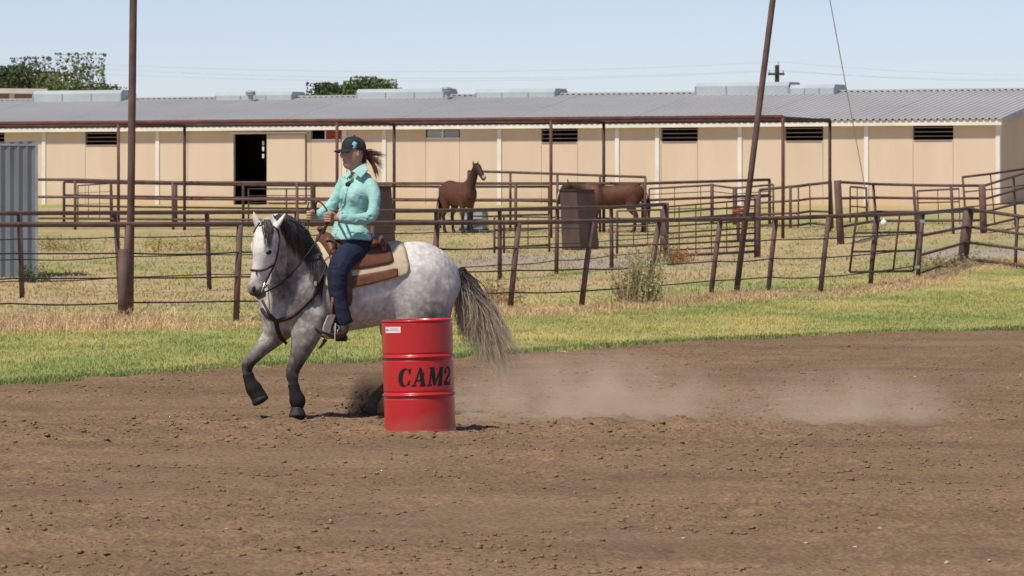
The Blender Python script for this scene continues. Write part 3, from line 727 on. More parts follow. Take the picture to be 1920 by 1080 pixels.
weed('dead_weeds', 1180, 574, 78, 70, [(.42,.28,.17),(.36,.25,.15)], 'brown dead weeds left of the tall green clump', 'weeds', 36, .8)
weed('dead_weeds', 932, 576, 60, 95, [(.42,.28,.17),(.46,.32,.18)], 'low reddish dead weeds by the fence behind the tail', 'weeds', 44, .7)
weed('orange_weeds', 1272, 494, 36, 80, [(.46,.23,.09),(.38,.21,.09)], 'rust orange dead weeds below the corral panels', 'weeds', 40, .8)
weed('dead_weeds', 1243, 498, 60, 40, [(.28,.23,.15),(.34,.28,.17)], 'grey brown weeds around the thick corral post', 'weeds', 24, .8)
weed('yellow_weed', 293, 473, 42, 40, [(.58,.42,.14),(.50,.37,.13)], 'yellow weed standing right of the tall straight pole', 'weeds', 12, 1)
weed('dry_brush', 108, 470, 30, 110, [(.48,.37,.19),(.40,.31,.16)], 'dry brush beside the corrugated shed', 'weeds', 50, .7)
weed('dry_brush', 345, 471, 28, 130, [(.50,.35,.16),(.44,.33,.17)], 'low dry brush right of the yellow weed', 'weeds', 40, .6)
weed('green_weeds', 62, 530, 36, 55, [(.10,.14,.07),(.14,.17,.08)], 'dark green weeds at the foot of the corrugated shed', 'weeds', 26, 1)
weed('dead_weeds', 1772, 508, 34, 120, [(.34,.28,.18),(.42,.33,.20)], 'grey dead weeds under the rails by the corner post', 'weeds', 60, .7)
# ------------------------------------------------------------------ barrel
def barrel():
    c = gp(788, 812); c[1] += .28; c[0] = (788-960)*c[1]/F; c[2] = 0
    S = F/c[1]; R = 66.5/S; HB = 211/S
    lean = math.radians(1.75); ax = V(-math.sin(lean), 0, math.cos(lean)); ex = V(math.cos(lean), 0, math.sin(lean)); ey = V(0, 1, 0)
    c = c+V(.0, 0, -.004)
    t = empty('oil_drum', c, 'red steel oil drum with black stencilled lettering standing on the dirt', 'barrel')
    def pt(r, a, h): return c+ax*h+(ex*math.sin(a)-ey*math.cos(a))*r
    def lathe(name, prof, m, n=96, par=t):
        v = [pt(r, 2*math.pi*j/n, h) for r, h in prof for j in range(n)]
        f = [[i*n+j, i*n+(j+1) % n, (i+1)*n+(j+1) % n, (i+1)*n+j] for i in range(len(prof)-1) for j in range(n)]
        return mesh(name, v, f, m, par, True)
    prof = [(R*.98, .0), (R*1.012, .004), (R*1.015, .012), (R*.997, .02)]
    hz = [HB*.335, HB*.672]
    h = .03
    while h < HB-.03:
        b = sum(math.exp(-((h-q)/.0085)**2) for q in hz); gr = sum(math.exp(-((h-q+.021)/.007)**2)+math.exp(-((h-q-.021)/.007)**2) for q in hz)
        prof.append((R*(1+.045*b-.018*gr), h)); h += .004
    prof += [(R, HB-.028), (R*.99, HB-.02)]
    lathe('shell', prof, M['red'])
    rim = [(R*.985, HB-.021), (R*1.014, HB-.014), (R*1.018, HB-.006), (R*1.0, HB), (R*.975, HB-.004), (R*.965, HB-.02)]
    lathe('rim', rim, M['red'])
    lathe('lid', [(R*.966, HB-.019), (R*.9, HB-.021), (.001, HB-.02)], M['red'])
    for a, r in ((2.2, .72), (-1.0, .75)):
        p = pt(R*r, a, HB-.02); MB().tube([p, p+ax*.014], .035, 16).build('bung', M['galv'], t)
    def decal(name, fn, a0, a1, h0, h1, nx, ny, m, off=.0012, par=t):
        A = np.linspace(a0, a1, nx+1); Hh = np.linspace(h0, h1, ny+1); vid = {}; v = []; f = []
        def g(i, j):
            if (i, j) not in vid:
                hh = Hh[j]; b = sum(math.exp(-((hh-q)/.0085)**2) for q in hz); vid[(i, j)] = len(v); v.append(pt(R*(1+.045*b)+off, A[i], hh))
            return vid[(i, j)]
        for i in range(nx):
            for j in range(ny):
                if fn((i+.5)/nx, (j+.5)/ny): f.append([g(i, j), g(i+1, j), g(i+1, j+1), g(i, j+1)])
        return mesh(name, v, f, m, par)
    def seg(x, y, x0, y0, x1, y1, w0, w1):      # stroke from bottom to top with horizontal width
        if y < y0 or y > y1: return False
        s = (y-y0)/(y1-y0); cx = x0+(x1-x0)*s; return abs(x-cx) < (w0+(w1-w0)*s)/2
    def bx(x, y, a, b, c_, d): return a <= x <= c_ and b <= y <= d
    def L_C(x, y):
        o = ((x-.5)/.48)**2+((y-.5)/.5)**2 < 1; i = ((x-.62)/.24)**2+((y-.5)/.41)**2 < 1
        r = o and not i and not (x > .62 and .34 < y < .64) or bx(x, y, .80, .62, .93, .97) or bx(x, y, .82, .07, .93, .36)
        return r and not (abs(y-.5-(x-.3)*.0) < .0 )
    def L_A(x, y): return seg(x, y, .17, .05, .50, 1, .14, .16) or seg(x, y, .79, .05, .55, 1, .34, .28) or bx(x, y, .28, .27, .70, .36) or bx(x, y, .0, 0, .34, .09) or bx(x, y, .56, 0, 1, .09)
    def L_M(x, y): return seg(x, y, .14, .05, .16, 1, .12, .12) or seg(x, y, .47, .06, .2, 1, .22, .28) or seg(x, y, .47, .06, .80, 1, .10, .12) or seg(x, y, .84, .05, .82, 1, .27, .27) or bx(x, y, 0, 0, .29, .09) or bx(x, y, .66, 0, 1, .09) or bx(x, y, .02, .92, .30, 1) or bx(x, y, .72, .92, 1, 1)
    def L_2(x, y):
        o = ((x-.5)/.46)**2+((y-.70)/.30)**2; i = ((x-.42)/.22)**2+((y-.70)/.22)**2
        top = o < 1 and i > 1 and (y > .62 or x > .5)
        ball = ((x-.2)/.16)**2+((y-.72)/.12)**2 < 1
        return top or ball or seg(x, y, .14, .1, .74, .62, .22, .30) or bx(x, y, .06, 0, .92, .2) or bx(x, y, .80, .0, .94, .32)
    lo = HB*.412; hi = HB*.578; a = math.asin(-39/66.5); aw = (math.asin(60/66.5)-a)
    edges_ = [0, .255, .50, .80, 1.0]
    word = mesh('lettering', [pt(R*.9, 0, lo)]*3, [[0,1,2]], M['black'], t) if False else None
    for k, fn in enumerate((L_C, L_A, L_M, L_2)):
        def sh(x, y, fn=fn):
            xx = (x-.15*y)/.87
            if not 0 <= xx <= 1: return False
            if fn(xx, y): return not (k < 2 and vnoise(np.array(x*7.0), np.array(y*5.0), 80+k) > .80)
            return False
        decal('stencil_letter', sh, a+aw*edges_[k], a+aw*(edges_[k+1]+.012), lo, hi, 44, 40, M['black'])
    # faint overspray halo round the word
    # sticker
    s0 = math.asin(-58/66.5); s1 = math.asin(-29.5/66.5); st = decal('sticker', lambda x, y: True, s0, s1, HB-.098, HB-.050, 14, 4, M['sticker'], .0015)
    ds = s1-s0
    decal('printed_mark', lambda x, y: True, s0+ds*.05, s0+ds*.25, HB-.082, HB-.069, 4, 2, M['red_ink'], .002, st)
    decal('printed_line', lambda x, y: True, s0+ds*.36, s0+ds*.86, HB-.069, HB-.063, 8, 1, M['grey_ink'], .002, st)
    decal('printed_line', lambda x, y: True, s0+ds*.33, s0+ds*.92, HB-.081, HB-.076, 8, 1, M['grey_ink'], .002, st)
barrel()

# ------------------------------------------------------------------ smooth-union bodies
def resample(nodes, per):
    return spline(np.array([list(p)+[a, b] for p, a, b in nodes], float), per)
class Body:
    def __init__(s): s.ch = []
    def add(s, nodes, S=(1,0,0), k=.05, per=4, cap=1.0):
        n = resample(nodes, per) if len(nodes) > 2 else np.array([list(p)+[a, b] for p, a, b in nodes], float)
        n[:, 3:] = np.maximum(n[:, 3:], .002)
        s.ch.append((n, np.asarray(S, float), k, cap)); return s
    def scaled(s, f):
        o = Body()
        for n, S, k, cap in s.ch: m = n.copy(); m[:, 3:] = np.maximum(m[:, 3:]-f, .01); o.ch.append((m, S, k, cap))
        return o
    @staticmethod
    def dist(n, S, cap, p):
        best = np.full(len(p), 1e3, np.float32)
        for i in range(len(n)-1):
            A, B = n[i, :3], n[i+1, :3]; ab = B-A; L = np.linalg.norm(ab)
            if L < 1e-6: continue
            T = ab/L; s_ = S-T*(S@T); s_ /= np.linalg.norm(s_)+1e-9; U = np.cross(T, s_)
            q = p-A; tl = q@T; t = np.clip(tl/L, 0, 1)
            a = n[i, 3]+(n[i+1, 3]-n[i, 3])*t; b = n[i, 4]+(n[i+1, 4]-n[i, 4])*t
            qs = q@s_; qu = q@U; ql = tl-t*L; c = np.minimum(a, b)*cap
            k = np.sqrt((qs/a)**2+(qu/b)**2+(ql/c)**2)+1e-6; r = np.sqrt(qs**2+qu**2+ql**2)
            d = np.where(k > .15, r*(1-1/k), -np.minimum(a, b)*.9)
            best = np.minimum(best, d.astype(np.float32))
        return best
    def grid(s, h):
        lo = np.min([(n[:, :3]-np.maximum(n[:, 3], n[:, 4])[:, None]).min(0) for n, *_ in s.ch], 0)-.05
        hi = np.max([(n[:, :3]+np.maximum(n[:, 3], n[:, 4])[:, None]).max(0) for n, *_ in s.ch], 0)+.05
        N = np.ceil((hi-lo)/h).astype(int)+1; val = np.full(N, 1.0, np.float32)
        for n, S, k, cap in s.ch:
            m = (max(n[:, 3].max(), n[:, 4].max())+k+3*h)*1.05
            a = np.clip(((n[:, :3].min(0)-m-lo)/h).astype(int), 0, N); b = np.clip(((n[:, :3].max(0)+m-lo)/h).astype(int)+2, 0, N)
            g = np.stack(np.meshgrid(*[lo[i]+h*np.arange(a[i], b[i]) for i in range(3)], indexing='ij'), -1)
            d = s.dist(n, S, cap, g.reshape(-1, 3)).reshape(g.shape[:3])
            sl = tuple(slice(a[i], b[i]) for i in range(3)); v = val[sl]
            hh = np.maximum(k-np.abs(v-d), 0)/k; val[sl] = np.minimum(v, d)-hh*hh*k*.25
        s.val, s.lo, s.h = val, lo, h; return s
    def sample(s, p):
        q = (np.asarray(p)-s.lo)/s.h; N = np.array(s.val.shape); ok = np.all((q >= 0) & (q < N-1.001), 1)
        q = np.clip(q, 0, N-1.001); i = q.astype(int); f = q-i; r = 0
        for a in (0, 1):
            for b in (0, 1):
                for c in (0, 1):
                    w = (f[:, 0] if a else 1-f[:, 0])*(f[:, 1] if b else 1-f[:, 1])*(f[:, 2] if c else 1-f[:, 2])
                    r = r+w*s.val[i[:, 0]+a, i[:, 1]+b, i[:, 2]+c]
        return np.where(ok, r, .5)
    def nets(s):
        v = s.val; ins = v < 0; nx, ny, nz = v.shape
        cnt = sum(ins[i:nx-1+i, j:ny-1+j, k:nz-1+k].astype(np.int8) for i in (0,1) for j in (0,1) for k in (0,1))
        mk = (cnt > 0) & (cnt < 8); ids = np.full(mk.shape, -1, np.int64); ci = np.argwhere(mk); ids[mk] = np.arange(len(ci))
        acc = np.zeros((len(ci), 3)); num = np.zeros(len(ci)); cor = [np.array(q) for q in np.ndindex(2,2,2)]
        for a in cor:
            for b in cor:
                if (b-a).sum() == 1 and (b-a).min() == 0:
                    va = v[tuple((ci+a).T)]; vb_ = v[tuple((ci+b).T)]; m = (va < 0) != (vb_ < 0)
                    t = va[m]/(va[m]-vb_[m]); acc[m] += a+(b-a)*t[:, None]; num[m] += 1
        V_ = s.lo+s.h*(ci+acc/num[:, None]); F_ = []
        for ax in range(3):
            o1, o2 = (ax+1) % 3, (ax+2) % 3
            sl = [slice(1, -1)]*3; s0 = list(sl); s1 = list(sl); s0[ax] = slice(0, -1); s1[ax] = slice(1, None)
            A, B = ins[tuple(s0)], ins[tuple(s1)]; e = np.argwhere(A != B); first = A[tuple(e.T)]
            off = np.array([1,1,1]); off[ax] = 0; e = e+off; d1 = np.zeros(3, int); d1[o1] = 1; d2 = np.zeros(3, int); d2[o2] = 1
            q = [e-d1-d2, e-d2, e, e-d1]; Q = np.stack([ids[tuple(w.T)] for w in q], 1); Q[~first] = Q[~first][:, ::-1]; F_.append(Q)
        return V_, np.concatenate(F_)
    def mesh(s, name, m, parent=None, h=.012, attrs=None, origin=None, post=None):
        s.grid(h); v, f = s.nets(); f = f[(f >= 0).all(1)]
        if post is not None: v = post(v)
        return mesh(name, v, f, m, parent, True, attrs(v) if attrs else None, origin)

# ------------------------------------------------------------------ the grey horse
Y0 = 40.5; SC = F/Y0
def H(px, py, dy=0.0): return P(px, py, Y0+dy)
def back(p):            # point -> photo pixel
    p = np.asarray(p); return 960+p[:, 0]*F/p[:, 1], HZ+(HC-p[:, 2])*F/p[:, 1]
AX = V(.955, .297, 0); AX /= np.linalg.norm(AX); LAT = V(AX[1], -AX[0], 0)      # body axis (to the rump), horse's left
NLAT = V(.64, -.77, 0); HLAT = V(.80, -.60, 0)
def ady(px): return -.24+(px-505)*(.50/355)
hb = Body()
trunk = [(834,556,.17,.21),(820,548,.225,.295),(798,541,.275,.37),(768,537,.295,.385),(725,534,.285,.335),(682,540,.30,.338),(640,543,.30,.355),(602,541,.275,.372),(568,550,.25,.355),(536,567,.225,.295),(514,580,.18,.20)]
TR = np.array(trunk)
hb.add([(H(x, y, ady(x)), a, b) for x, y, a, b in trunk], LAT, .02, 4, .55)
# haunch, stifle, shoulder, chest muscles
hb.add([(H(792,520,.02), .14, .20), (H(782,575,-.03), .13, .19), (H(768,605,-.04), .10, .14)], LAT, .10)
hb.add([(H(821,545,.04), .11, .15), (H(818,588,.03), .10, .13)], LAT, .06)
hb.add([(H(585,500,-.28), .07, .12), (H(558,560,-.36), .09, .13), (H(545,590,-.38), .09, .11)], LAT, .09)
hb.add([(H(512,585,-.33), .075, .10), (H(522,612,-.34), .07, .085)], LAT, .06)
hb.add([(H(505,585,-.17), .065, .085), (H(512,612,-.17), .06, .075)], LAT, .06)
# neck
hb.add([(H(556,548,-.17), .19, .27), (H(551,505,-.29), .125, .215), (H(549,465,-.38), .10, .165), (H(541,437,-.45), .085, .13), (H(522,424,-.50), .08, .105), (H(508,424,-.53), .075, .09)], NLAT, .10, 4)
# head
hb.add([(H(508,424,-.54), .080, .095), (H(501,446,-.57), .108, .120), (H(500,472,-.585), .098, .140), (H(493,498,-.60), .072, .110), (H(485,522,-.615), .060, .080), (H(480,540,-.62), .064, .072), (H(479,549,-.62), .050, .055)], HLAT, .035, 4, .6)
hb.add([(H(512,470,-.60), .035, .085), (H(512,490,-.60), .03, .065)], HLAT, .03)      # cheek
hb.add([(H(503,467,-.665), .030, .028), (H(503,474,-.665), .026, .026)], HLAT, .03)   # brow over the near eye
hb.add([(H(475,461,-.565), .022, .022), (H(475,469,-.57), .018, .018)], HLAT, .04)
hb.add([(H(488,536,-.66), .02, .022), (H(486,543,-.665), .018, .02)], HLAT, .025)     # nostril wings
hb.add([(H(468,538,-.60), .018, .02), (H(468,544,-.605), .016, .018)], HLAT, .025)
hb.add([(H(493,552,-.60), .03, .03), (H(486,557,-.60), .028, .022)], HLAT, .03)       # chin
# ears
hb.add([(H(487,430,-.56), .030, .022), (H(482,418,-.57), .036, .020), (H(478,407,-.575), .026, .014), (H(475,396,-.57), .006, .006)], HLAT, .018)
hb.add([(H(512,433,-.61), .034, .024), (H(520,422,-.62), .042, .022), (H(528,411,-.62), .030, .016), (H(535,400,-.61), .006, .006)], V(.6,-.3,.7), .018)
# front legs
LF = [(578,596,-.33,.12,.16),(574,622,-.37,.095,.135),(567,648,-.39,.08,.100),(558,673,-.40,.060,.070),(550,692,-.40,.054,.058),(548,704,-.40,.050,.054),(550,718,-.40,.036,.042),(553,735,-.40,.034,.040),(556,748,-.40,.042,.046),(557,760,-.405,.038,.042),(557,769,-.41,.045,.05)]
hb.add([(H(x, y, d), a, b) for x, y, d, a, b in LF], LAT, .06, 4)
RF = [(538,596,-.12,.11,.14),(524,617,-.12,.09,.115),(506,638,-.13,.072,.085),(487,658,-.14,.056,.062),(470,675,-.15,.054,.056),(464,686,-.15,.049,.051),(464,699,-.15,.036,.040),(467,713,-.15,.034,.040),(473,726,-.15,.042,.045),(480,737,-.15,.040,.042)]
hb.add([(H(x, y, d), a, b) for x, y, d, a, b in RF], LAT, .06, 4)
# hind legs
LH = [(796,575,.02,.14,.18),(776,612,-.03,.11,.15),(786,650,-.02,.085,.105),(806,682,.0,.052,.075),(812,700,.0,.05,.065),(805,720,0,.036,.045),(797,745,0,.034,.042),(793,758,0,.044,.047),(787,770,0,.045,.05)]
hb.add([(H(x, y, d), a, b) for x, y, d, a, b in LH], LAT, .06, 4)
RH = [(775,580,.33,.14,.19),(742,608,.32,.11,.15),(752,645,.30,.085,.10),(764,672,.29,.054,.075),(762,690,.29,.05,.062),(741,710,.28,.037,.045),(715,734,.27,.035,.042),(704,746,.27,.044,.046),(697,760,.27,.043,.047)]
hb.add([(H(x, y, d), a, b) for x, y, d, a, b in RH], LAT, .06, 4)
# hooves
for (a, b) in (((557,767,-.41),(558,782,-.43)), ((481,738,-.15),(489,752,-.16)), ((787,769,0),(784,782,0)), ((697,759,.27),(690,774,.26))):
    hb.add([(H(*a), .050, .054), (H(*b), .070, .078)], LAT, .012, 4, .3)
# tail dock
hb.add([(H(840,500,.24), .05, .055), (H(860,510,.28), .04, .042), (H(880,535,.31), .028, .03), (H(888,560,.31), .015, .015)], LAT, .04)

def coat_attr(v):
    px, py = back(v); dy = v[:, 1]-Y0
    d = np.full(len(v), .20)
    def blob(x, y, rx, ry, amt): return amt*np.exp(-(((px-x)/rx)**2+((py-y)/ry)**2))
    d += blob(565,575,50,60,.22)+blob(536,525,26,48,.36)+blob(815,600,50,38,.26)+blob(640,605,90,20,.10)+blob(530,490,16,32,.22)  # grey coat tones, with shade painted in at lower thigh, belly and behind cheek
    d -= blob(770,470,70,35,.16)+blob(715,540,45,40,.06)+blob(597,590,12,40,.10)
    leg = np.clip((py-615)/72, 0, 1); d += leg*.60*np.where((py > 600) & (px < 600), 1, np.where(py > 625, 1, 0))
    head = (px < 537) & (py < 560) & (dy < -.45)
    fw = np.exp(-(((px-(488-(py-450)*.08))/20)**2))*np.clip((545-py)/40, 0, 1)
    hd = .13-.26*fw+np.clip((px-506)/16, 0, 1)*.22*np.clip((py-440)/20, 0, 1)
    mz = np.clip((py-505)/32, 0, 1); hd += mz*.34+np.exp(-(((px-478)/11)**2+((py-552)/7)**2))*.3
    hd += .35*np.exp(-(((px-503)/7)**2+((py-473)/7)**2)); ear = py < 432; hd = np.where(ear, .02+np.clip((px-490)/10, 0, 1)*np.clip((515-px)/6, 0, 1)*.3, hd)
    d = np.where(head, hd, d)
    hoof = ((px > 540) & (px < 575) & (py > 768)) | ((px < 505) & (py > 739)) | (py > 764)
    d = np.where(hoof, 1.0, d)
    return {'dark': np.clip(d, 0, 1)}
def coat_material(name, ramp, dap=.22):
    m = mat(name, (1,1,1), .6, attr='dark', ramp=ramp, spec=.25)
    n = m.node_tree.nodes; l = m.node_tree.links
    at = [q for q in n if q.type == 'ATTRIBUTE'][0]; cr = [q for q in n if q.type == 'VALTORGB'][0]; tc = [q for q in n if q.type == 'TEX_COORD'][0]
    nz = n.new('ShaderNodeTexNoise'); nz.inputs['Scale'].default_value = 9; nz.inputs['Detail'].default_value = 5; l.new(tc.outputs['Object'], nz.inputs['Vector'])
    ad = n.new('ShaderNodeVectorMath'); ad.operation = 'MULTIPLY_ADD'; ad.inputs[1].default_value = (.16,.16,.16); l.new(nz.outputs['Color'], ad.inputs[0]); l.new(tc.outputs['Object'], ad.inputs[2])
    vo = n.new('ShaderNodeTexVoronoi'); vo.feature = 'SMOOTH_F1'; vo.inputs['Scale'].default_value = 19; vo.inputs['Smoothness'].default_value = .5; l.new(ad.outputs[0], vo.inputs['Vector'])
    nf = n.new('ShaderNodeTexNoise'); nf.inputs['Scale'].default_value = 9; nf.inputs['Detail'].default_value = 8; nf.inputs['Roughness'].default_value = .65; l.new(tc.outputs['Object'], nf.inputs['Vector'])
    def mth(op, a, b):
        q = n.new('ShaderNodeMath'); q.operation = op
        for i, x in enumerate((a, b)):
            if isinstance(x, (int, float)): q.inputs[i].default_value = x
            else: l.new(x, q.inputs[i])
        return q.outputs[0]
    vd = mth('MULTIPLY', mth('SUBTRACT', vo.outputs['Distance'], .36), dap)
    nd = mth('MULTIPLY', mth('SUBTRACT', nf.outputs['Fac'], .5), .36)
    tot = mth('ADD', at.outputs['Fac'], mth('ADD', vd, nd)); l.new(tot, cr.inputs[0])
    bs = n['Principled BSDF']; fine = n.new('ShaderNodeTexNoise'); fine.inputs['Scale'].default_value = 60; fine.inputs['Detail'].default_value = 4; l.new(tc.outputs['Object'], fine.inputs['Vector'])
    bp = n.new('ShaderNodeBump'); bp.inputs['Distance'].default_value = .004; bp.inputs['Strength'].default_value = .6; l.new(fine.outputs[0], bp.inputs['Height']); l.new(bp.outputs[0], bs.inputs['Normal'])
    return m
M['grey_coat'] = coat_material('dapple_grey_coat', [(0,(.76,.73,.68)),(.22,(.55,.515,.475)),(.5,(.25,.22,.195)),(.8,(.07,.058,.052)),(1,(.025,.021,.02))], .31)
horse = empty('grey_horse', H(680,783,0)*V(1,1,0), 'dapple grey horse cantering around the red drum under a rider', 'horse')
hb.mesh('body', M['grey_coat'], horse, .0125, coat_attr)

def surf(px, py, off=0.0, y0=39.4, y1=41.6, bodyobj=hb):
    """near surface of the horse seen at a photo pixel"""
    Ys = np.arange(y0, y1, .005); px = np.atleast_1d(np.asarray(px, float)); py = np.atleast_1d(np.asarray(py, float)); out = []
    for a, b in zip(px, py):
        p = np.c_[(a-960)*Ys/F, Ys, HC-(b-HZ)*Ys/F]; s = bodyobj.sample(p)-off; i = np.argmax(s < 0)
        out.append(p[i] if s[i] < 0 else V(np.nan, np.nan, np.nan))
    return np.array(out)
def fill(pts):
    ok = ~np.isnan(pts[:, 0]); i = np.arange(len(pts))
    if ok.sum() == 0: return pts
    return pts
def strap(pxs, off, per=6):
    q = spline(np.array(pxs, float), per); s = surf(q[:, 0], q[:, 1], off); ok = ~np.isnan(s[:, 0])
    if ok.any():
        Y = np.interp(np.arange(len(q)), np.where(ok)[0], s[ok, 1]); s = np.array([P(a, b, yy) for (a, b), yy in zip(q, Y)])
    return s

hbn = Body(); hbn.ch = [hb.ch[i] for i in (0, 3, 6)]; hbn.grid(.014)       # trunk, shoulder and neck carry the mane
# hair
def hair_mesh(name, strands, m, parent, sides=3):
    vs_, fs, at, n0 = [], [], [], 0
    for pts, r in strands:
        k = len(pts); v, f = tube(pts, r*np.clip(np.linspace(1.15, .12, k), .1, 1), sides, False)
        vs_.append(v); fs += [[i+n0 for i in q] for q in f]; n0 += len(v); at.append(np.repeat(np.linspace(0, 1, k), sides))
    return mesh(name, np.concatenate(vs_), fs, m, parent, True, {'along': np.concatenate(at)})
M['mane'] = mat('dark_grey_mane', (1,1,1), .55, (.45,.45,.45), 26, attr='along', ramp=[(0,(.11,.10,.098)),(.6,(.065,.058,.056)),(1,(.15,.13,.12))], spec=.35, stretch=(1,1,.15))
M['tail'] = mat('grey_blond_tail', (1,1,1), .55, (.78,.78,.78), 18, attr='along', ramp=[(0,(.045,.039,.037)),(.32,(.085,.074,.07)),(.52,(.25,.215,.18)),(.7,(.58,.49,.37)),(1,(.72,.60,.44))], spec=.3)
crest = spline(np.array([(506,409),(520,405),(538,406),(556,415),(572,431),(586,452),(597,472)], float), 8)
st = []
for k in range(900):
    s = random.random()**.9; i = s*(len(crest)-1); c0 = crest[int(i)]
    ln = (64+34*s)*random.uniform(.5, 1.06); drift = random.gauss(1, 5)
    if c0[0] < 516: continue
    tip = (min(c0[0]+30-26*s+drift, 603), c0[1]+ln)
    mid = (c0[0]+15-8*s+random.gauss(0, 3), c0[1]+ln*.45)
    q = spline(np.array([(c0[0]+random.gauss(0,1), c0[1]+random.uniform(-2,4)), mid, tip]), 5)
    sf = surf(q[:, 0], q[:, 1], .006+random.random()*.022, bodyobj=hbn); ok = ~np.isnan(sf[:, 0])
    if ok.sum() < 2: continue
    Y = np.interp(np.arange(len(q)), np.where(ok)[0], sf[ok, 1]); Y = np.minimum.accumulate(np.minimum(Y, Y[ok][0]+.15)) if False else Y
    st.append((np.array([P(a, b, yy) for (a, b), yy in zip(q, Y)]), random.uniform(.0025, .0055)))
for k in range(110):     # crest tuft rising over the neck
    s = random.random(); c0 = crest[int((.12+.88*s)*(len(crest)-1))]; yy = surf([c0[0]], [c0[1]+9], bodyobj=hbn)[0]
    if np.isnan(yy[0]): continue
    q = [P(c0[0]+random.gauss(0,2), c0[1]+4, yy[1]), P(c0[0]+random.gauss(1,3), c0[1]-random.uniform(0,4), yy[1]), P(c0[0]+8, c0[1]+6, yy[1]-.03)]
    st.append((spline(q, 3), .006))
for k in range(80):      # forelock
    a = random.gauss(501, 4); q = spline(np.array([(a, 411+random.random()*5), (a+3+random.gauss(0,2), 432), (a*.45+278+random.gauss(0,4), 448+random.uniform(0,24))]), 5)
    sf = surf(q[:, 0], q[:, 1], .006+random.random()*.012); ok = ~np.isnan(sf[:, 0])
    if ok.sum() < 2: continue
    Y = np.interp(np.arange(len(q)), np.where(ok)[0], sf[ok, 1]); st.append((np.array([P(x_, y_, w) for (x_, y_), w in zip(q, Y)]), random.uniform(.003, .006)))
hair_mesh('mane', st, M['mane'], horse)
st = []
ends = [((914,592),(932,655),(950,722)),((904,596),(916,660),(930,714)),((890,585),(897,640),(902,695)),((880,580),(884,625),(890,668)),((926,586),(948,632),(992,670)),((920,578),(942,622),(978,660)),((910,588),(924,648),(940,704)),((884,560),(884,605),(880,645)),((866,560),(866,600),(872,630)),((918,584),(938,640),(966,692))]
for k in range(1900):
    e = ends[min(int(random.random()**1.1*len(ends)), len(ends)-1)]; j = lambda a, s: (a[0]+random.gauss(0, s), a[1]+random.gauss(0, s))
    root = (850+random.random()*22, 501+random.random()*22); f = random.uniform(.55, 1.03)
    p1 = (root[0]*.5+e[0][0]*.5-3+random.gauss(0,4), root[1]*.5+e[0][1]*.5-6+random.gauss(0,4))
    pts2 = [root, p1, j(e[0], 6), j(e[1], 7), j(e[2], 8)]; q = spline(np.array(pts2), 4); q = q[:max(6, int(len(q)*f))]
    dy = .29+random.gauss(0, .035)+np.linspace(0, random.gauss(0, .10), len(q))
    st.append((np.array([H(a, b, d_) for (a, b), d_ in zip(q, dy)]), random.uniform(.0022, .0048)))
for k in range(700):     # dense upper skirt of the tail
    root = (850+random.random()*20, 501+random.random()*20); w_ = random.random()
    q = spline(np.array([root, (862+28*w_, 535+random.gauss(0,5)), (856+52*w_+random.gauss(0,3), 575+random.gauss(0,8)), (864+62*w_+random.gauss(0,5), 612+random.gauss(0,14))]), 4)
    dy = .29+random.gauss(0, .03); pts_ = np.array([H(a, b, dy) for a, b in q]); st.append((np.r_[pts_, pts_[-1:]+(pts_[-1]-pts_[-2])], random.uniform(.003, .006)))
for k in range(14):      # flyaway wisps
    q = spline(np.array([(895+random.gauss(0,6), 560+random.gauss(0,8)), (920+random.gauss(0,4), 598), (938+random.random()*15, 612+random.random()*6), (945+random.random()*32, 610+random.random()*50)]), 5)
    st.append((np.array([H(a, b, .30) for a, b in q]), .003))
hair_mesh('tail', st, M['tail'], horse)
# eyes and nostrils
M['eye'] = mat('dark_eye', (.012,.009,.008), .4, spec=.3); M['nostril'] = mat('nostril', (.015,.012,.012), .7)
def lens(name, px, py, rx, ry, m, par, off=.004, depth=.016):
    c = surf([px], [py])[0]
    if np.isnan(c[0]): return
    v, f = [], []; n = 12
    for i in range(5):
        a = math.pi/2*i/4
        for j in range(n): b = 2*math.pi*j/n; v.append(c+V(rx/SC*math.cos(b)*math.cos(a)+rx/SC*.15*math.sin(b), -math.sin(a)*depth-off+.008, ry/SC*math.sin(b)*math.cos(a)))
    for i in range(4):
        for j in range(n): f.append([i*n+j, i*n+(j+1) % n, (i+1)*n+(j+1) % n, (i+1)*n+j])
    return mesh(name, v, f, m, par, True)
lens('eye', 503, 473, 6.2, 4.8, M['eye'], horse)
lens('nostril', 476.5, 541, 4.0, 6.5, M['nostril'], horse, .004, .012)

# leg boots
M['boot'] = mat('black_leg_boot', (.009,.008,.008), .85, (.016,.014,.013), 12, bump=.003, bscale=30)
def leg_boot(nodes, label):
    t = Body(); t.add([(H(x, y, d), a+.012, b+.012) for x, y, d, a, b in nodes], LAT, .01, 4, .5)
    o = t.mesh('leg_boot', M['boot'], None, .009); tag(o, label, 'leg boot', 'black boots on the grey horse front legs')
leg_boot([(550,721,-.40,.030,.036),(552,729,-.40,.030,.036),(554,738,-.40,.036,.042),(557,748,-.40,.050,.056),(558,755,-.405,.048,.054),(557,763,-.405,.034,.040)], 'black leg boot on the horse foreleg standing on the dirt')
leg_boot([(465,702,-.15,.030,.036),(467,709,-.15,.030,.036),(470,718,-.15,.037,.043),(475,727,-.15,.050,.056),(481,737,-.15,.050,.055),(487,747,-.155,.052,.058)], 'black leg boot on the raised foreleg of the horse')
